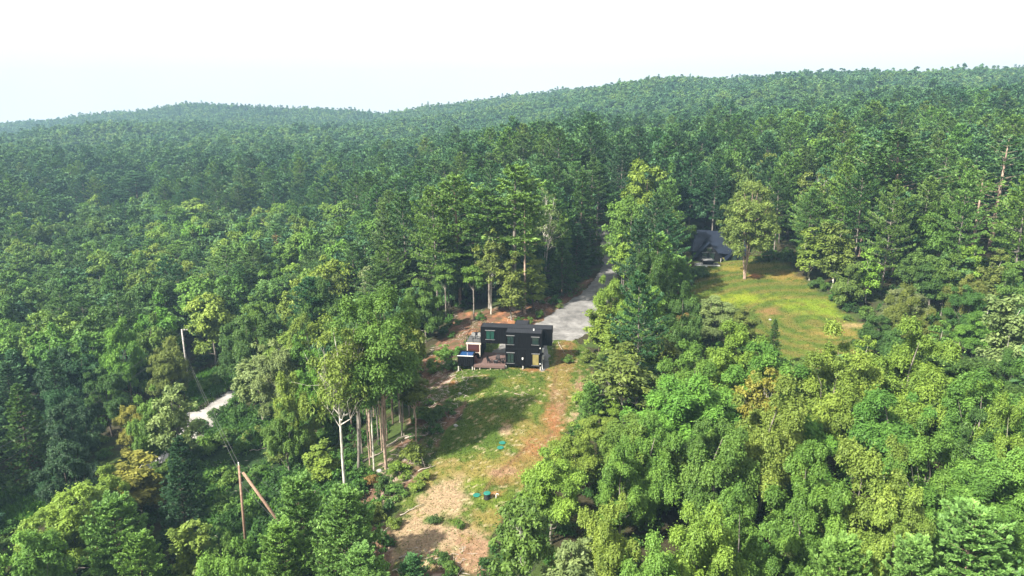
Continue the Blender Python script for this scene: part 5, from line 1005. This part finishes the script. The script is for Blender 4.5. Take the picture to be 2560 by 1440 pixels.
# septic lids and pump chamber
def disc(px, py, label):
    q = at(px, py); r = empty('access_lid', q, 0, label, 'lid', 'green round access lids'); MB().tube([(0, 0, -.1), (0, 0, .05)], .42, 20).build('collar', M_plast, r); m = MB(); m.tube([(0, 0, .052), (0, 0, .1), (0, 0, .13)], [.46, .46, .36], 20)
    for k in range(6): a = k * 1.047; m.box(-.03 + .25 * math.cos(a), .03 + .25 * math.cos(a), -.03 + .25 * math.sin(a), .03 + .25 * math.sin(a), .131, .15)
    m.build('lid', M_grn, r)
disc(1256, 1108, 'flat green lid in the straw grass, the farther of two side by side'); disc(1251, 1120, 'flat green lid in the straw grass, the nearer of two side by side'); disc(1192, 1239, 'flat green lid just left of the black pump chamber')
q = at(1218, 1247); r = empty('pump_chamber', q, 0, 'upright black ribbed pump chamber with green lid on the lower lot', 'chamber'); m = MB(); z = -.2
P_ = []; R_ = []
for k in range(12): P_.append((0, 0, -.2 + k * .085)); R_.append(.42 if k % 2 else .385)
m.tube(P_, R_, 20).build('barrel', M_plast, r); MB().tube([(0, 0, .74), (0, 0, .8), (0, 0, .86)], [.45, .45, .36], 20).build('lid', M_grn, r)
q = at(1240, 1246); r = MB(); r.tube([(0, 0, -.2), (0, 0, .5), (.08, 0, .62), (.22, 0, .64), (.32, 0, .55), (.34, 0, .4)], .045, 8); o = r.build('vent_pipe', M_wht, None, True); o.location = q; tag(o, 'white bent vent pipe sticking out of orange soil beside the pump chamber', 'pipe')
# rocks
def rock(px, py, s, label, mat=M_rock, seed=1):
    rs = RS(seed); q = at(px, py); me = bpy.data.meshes.new('rock'); import bmesh; bm = bmesh.new(); bmesh.ops.create_icosphere(bm, subdivisions=3, radius=1)
    dirs = rsph(rs, 9)
    for v in bm.verts:
        n_ = np.array(v.co); k = 1 + .12 * math.sin(n_[0] * 5 + seed) * math.cos(n_[1] * 4) ; 
        for dd in dirs: k = min(k, .78 / max(.3, float(n_ @ dd)))
        v.co = Vector(n_ * k * np.array([1, .75, .6]) * s)
    bm.to_mesh(me); bm.free(); me.materials.append(mat); o = link('boulder', me, None, q + (0, 0, s * .15)); o.rotation_euler = (0, 0, rs.rand() * 6); return tag(o, label, 'rock', 'boulders')
rock(1925, 800, .32, 'pale boulder on the lawn beside the narrow dark evergreen', M_rock, 3); rock(948, 1178, .5, 'pale boulder at the foot of the pink-trunked tree', M_rock, 4); rock(1765, 667, .35, 'small pale stone below the corner of the black cabin', M_wht, 5)
rock(1150, 985, .35, 'grey stone on the brushy edge left of the green lot', M_rock, 6); rock(1140, 1065, .4, 'pale stone pile edge between brush and green lot', M_rock, 7); rock(1052, 1217, .35, 'grey stone among bright saplings on the bare slope', M_rock, 8)
# logs and fallen limbs
def log(a, b, r0, label, fork=True, mat=M_log):
    a = at(*a) + (0, 0, .12); b = at(*b) + (0, 0, .2); rs = RS(int(a[0] * 7) % 999); n_ = 7; t = np.linspace(0, 1, n_)[:, None]; p = a + (b - a) * t; p[1:-1] += rs.randn(n_ - 2, 3) * .12; p[:, 2] = np.maximum(p[:, 2], Zg(p[:, 0], p[:, 1]) + .08)
    m = MB(); m.tube(p, np.linspace(r0, r0 * .4, n_), 6)
    if fork:
        for k in (3, 4, 5): e = p[k] + rs.randn(3) * .9 + (0, 0, .6); m.tube([p[k], (p[k] + e) / 2 + (0, 0, .1), e], [r0 * .35, r0 * .25, r0 * .1], 4)
    return tag(m.build('fallen_log', mat, None, True), label, 'log', 'fallen logs and limbs')
for a in (((1012, 1098), (1110, 1078), .14, 'pale fallen log pointing at the brushy left edge of the lot'), ((968, 1118), (1030, 1085), .16, 'thick fallen log behind the slender trees left of the lot'), ((900, 1160), (960, 1130), .15, 'fallen log among the trunks beside the white birch'),
          ((1045, 1180), (1090, 1165), .08, 'thin grey limb at the left edge of the lot near bright saplings'), ((1270, 795), (1310, 790), .08, 'pale limb lying on the brown bank behind the container roof'), ((1090, 905), (1125, 880), .07, 'bleached bent limb left of the plunge pool'),
          ((1000, 1290), (1060, 1265), .07, 'grey limb lying on the brush pile of the lower slope'), ((620, 1130), (670, 1120), .07, 'thin limb across the brushy slope right of the brown utility pole'), ((1160, 945), (1215, 941), .05, 'pale limb lying in the grass in front of the deck'), ((1285, 985), (1325, 990), .05, 'pale limb lying in the middle of the green lot'), ((1395, 855), (1425, 900), .06, 'dry limb at the right edge of the drive')): log(*a)
# brush: dry sticks and chips over the cleared edges
P = np.vstack([scatter(SLASH, 4.5, 21, -.5), scatter(BARE, 2.2, 22, -.5), scatter(SCRUB, .5, 23)]); rs = RS(24); P = P[fbm(P[:, 0] / 2.2, P[:, 1] / 2.2, 61) > .47]; n_ = len(P); zz = Zg(P[:, 0], P[:, 1]) + .03 + .12 * rs.rand(n_)
an = rs.rand(n_) * 6.28; ln = .15 + .55 * rs.rand(n_) ** 3; w = .015 + .03 * rs.rand(n_); dv = np.c_[np.cos(an), np.sin(an), rs.randn(n_) * .25]; sv = np.c_[-np.sin(an), np.cos(an), 0 * an]; c = np.c_[P, zz]
V = np.stack([c - dv * ln[:, None] - sv * w[:, None], c + dv * ln[:, None] - sv * w[:, None] * .5, c + dv * ln[:, None] + sv * w[:, None] * .5, c - dv * ln[:, None] + sv * w[:, None], c + np.c_[0 * an, 0 * an, w * 1.5]], 1)
Fq = (np.arange(n_)[:, None, None] * 5 + np.array([[0, 1, 4], [1, 2, 4], [2, 3, 4], [3, 0, 4]])).reshape(-1, 3)
tag(link('brush_debris', mkmesh('brush_debris', V.reshape(-1, 3), Fq, [M_log])), 'dry sticks and chips strewn along the cleared edges', 'debris', kind='stuff')
# shrubs one can tell apart
SHR = [((1420, 905), 1.0, 'mid'), ((1470, 905), 1.4, 'olive'), ((1455, 1010), 1.3, 'lime'), ((1480, 985), 1.1, 'bright'), ((1110, 1040), 1.5, 'dark'), ((1085, 1060), 1.6, 'dark'), ((1060, 1045), 1.2, 'mid'), ((1030, 1160), 1.7, 'yel'), ((1000, 1190), 1.5, 'lime'), ((1060, 1200), 1.0, 'yel'), ((1045, 1225), .9, 'lime'), ((960, 1235), 1.4, 'dark'), ((985, 1245), 1.4, 'mid'), ((935, 1215), 1.2, 'rust'), ((1085, 1310), .7, 'dark'), ((1150, 1320), .6, 'mid'), ((1095, 1405), 1.0, 'dark'), ((1130, 1430), .9, 'mid'), ((985, 1320), .9, 'yel'), ((945, 1300), 1.2, 'olive'),
       ((1110, 890), 1.6, 'bright'), ((1085, 930), 1.5, 'mid'), ((1130, 925), 1.2, 'dark'), ((1350, 795), .9, 'mid'), ((1400, 770), .8, 'olive'), ((1200, 800), 1.0, 'dark'), ((1755, 690), 1.6, 'dark'), ((1735, 700), 1.7, 'dark'), ((2120, 800), .8, 'mid'), ((1960, 650), 2.0, 'dark'), ((1920, 648), 1.7, 'dark'), ((1990, 665), 1.8, 'dark'), ((2070, 728), 1.5, 'mid'), ((2040, 720), 1.6, 'dark'), ((2110, 760), 1.6, 'olive'), ((2160, 800), 1.6, 'mid'), ((1895, 655), 1.2, 'dark'),
       ((660, 1200), 1.8, 'mid'), ((700, 1160), 1.9, 'olive'), ((760, 1180), 1.8, 'dark'), ((560, 1210), 1.9, 'mid'), ((520, 1130), 2.0, 'bright'), ((570, 1110), 1.9, 'mid'), ((640, 1290), 1.8, 'bright'), ((560, 1280), 1.9, 'mid'), ((510, 1260), 1.9, 'dark'), ((800, 1210), 1.7, 'dark'), ((600, 1060), 1.8, 'dark'), ((640, 1100), 1.8, 'olive'), ((540, 960), 1.5, 'mid'), ((510, 975), 1.4, 'bright'), ((500, 1090), 1.7, 'dark'), ((545, 1045), 1.5, 'dark'),
       ((150, 1180), 2.2, 'mid'), ((200, 1150), 2.3, 'dark'), ((60, 1180), 2.0, 'rust'), ((230, 1120), 2.2, 'mid')]
WH = {0: 'lot', 1: 'slope'}
seen = set()
def wheres(px, py):
    if py > 1290 and px > 900: return 'at the bottom of the bare slope'
    if px < 260: return 'by the shady meadow strip at far left'
    if px < 600: return 'near the lower gravel road' if py < 1100 else 'left of the brown utility pole'
    if px < 860: return 'on the brushy slope right of the brown utility pole'
    if px < 1180: return 'left of the plunge pool' if py < 950 else 'on the left edge of the mown lot' if py < 1150 else 'on the lower left edge of the mown lot'
    if px < 1360: return 'behind the container roof'
    if px < 1500: return 'on the driveway bank' if py < 850 else 'on the right edge of the mown lot'
    if px < 1800: return 'at the left corner of the upper lawn'
    return 'along the back edge of the upper lawn' if py < 700 else 'along the right edge of the upper lawn'
adj = ['small', 'round', 'ragged', 'dense', 'spreading', 'loose', 'wispy', 'bushy', 'squat', 'scruffy']
for i, ((px, py), s, cn) in enumerate(SHR):
    q = at(px, py); w = wheres(px, py)
    for a in adj:
        lb = '%s %s shrub %s' % (a, WORDC[cn], w)
        if lb not in seen: break
    seen.add(lb); key = 'shrub%d' % (i % 4); p = PROTO[key]; r = empty('shrub', q, i * 1.3, lb, 'shrub', 'shrubs of the clearings'); k = s / 1.7; r.scale = (k, k, k * (.8 + .1 * (i % 4)))
    for part in ('crown', 'trunk'): c = bpy.data.objects.new(part, p[part]); COL.objects.link(c); c.parent = r; c.color = (*(jit(G[cn]) if part == 'crown' else BK['brown']), 1)
# air
m, t, o = newmat('haze_air'); v = nd(t, 'ShaderNodeVolumePrincipled'); v.inputs['Color'].default_value = (.46, .72, 1.0, 1); v.inputs['Density'].default_value = HAZE; v.inputs['Anisotropy'].default_value = 0.1; t.links.new(v.outputs[0], o.inputs['Volume'])
zlo = float(z_.min()) - 1
hz = MB(); hz.box(xs[0] - 5, xs[-1] + 5, ys[0] - 5, ys[-1] + 5, zlo, float(z_.max()) + 32); hzo = hz.build('haze', m); tag(hzo, 'pale blue summer haze filling the air over the valley', 'haze', kind='stuff')
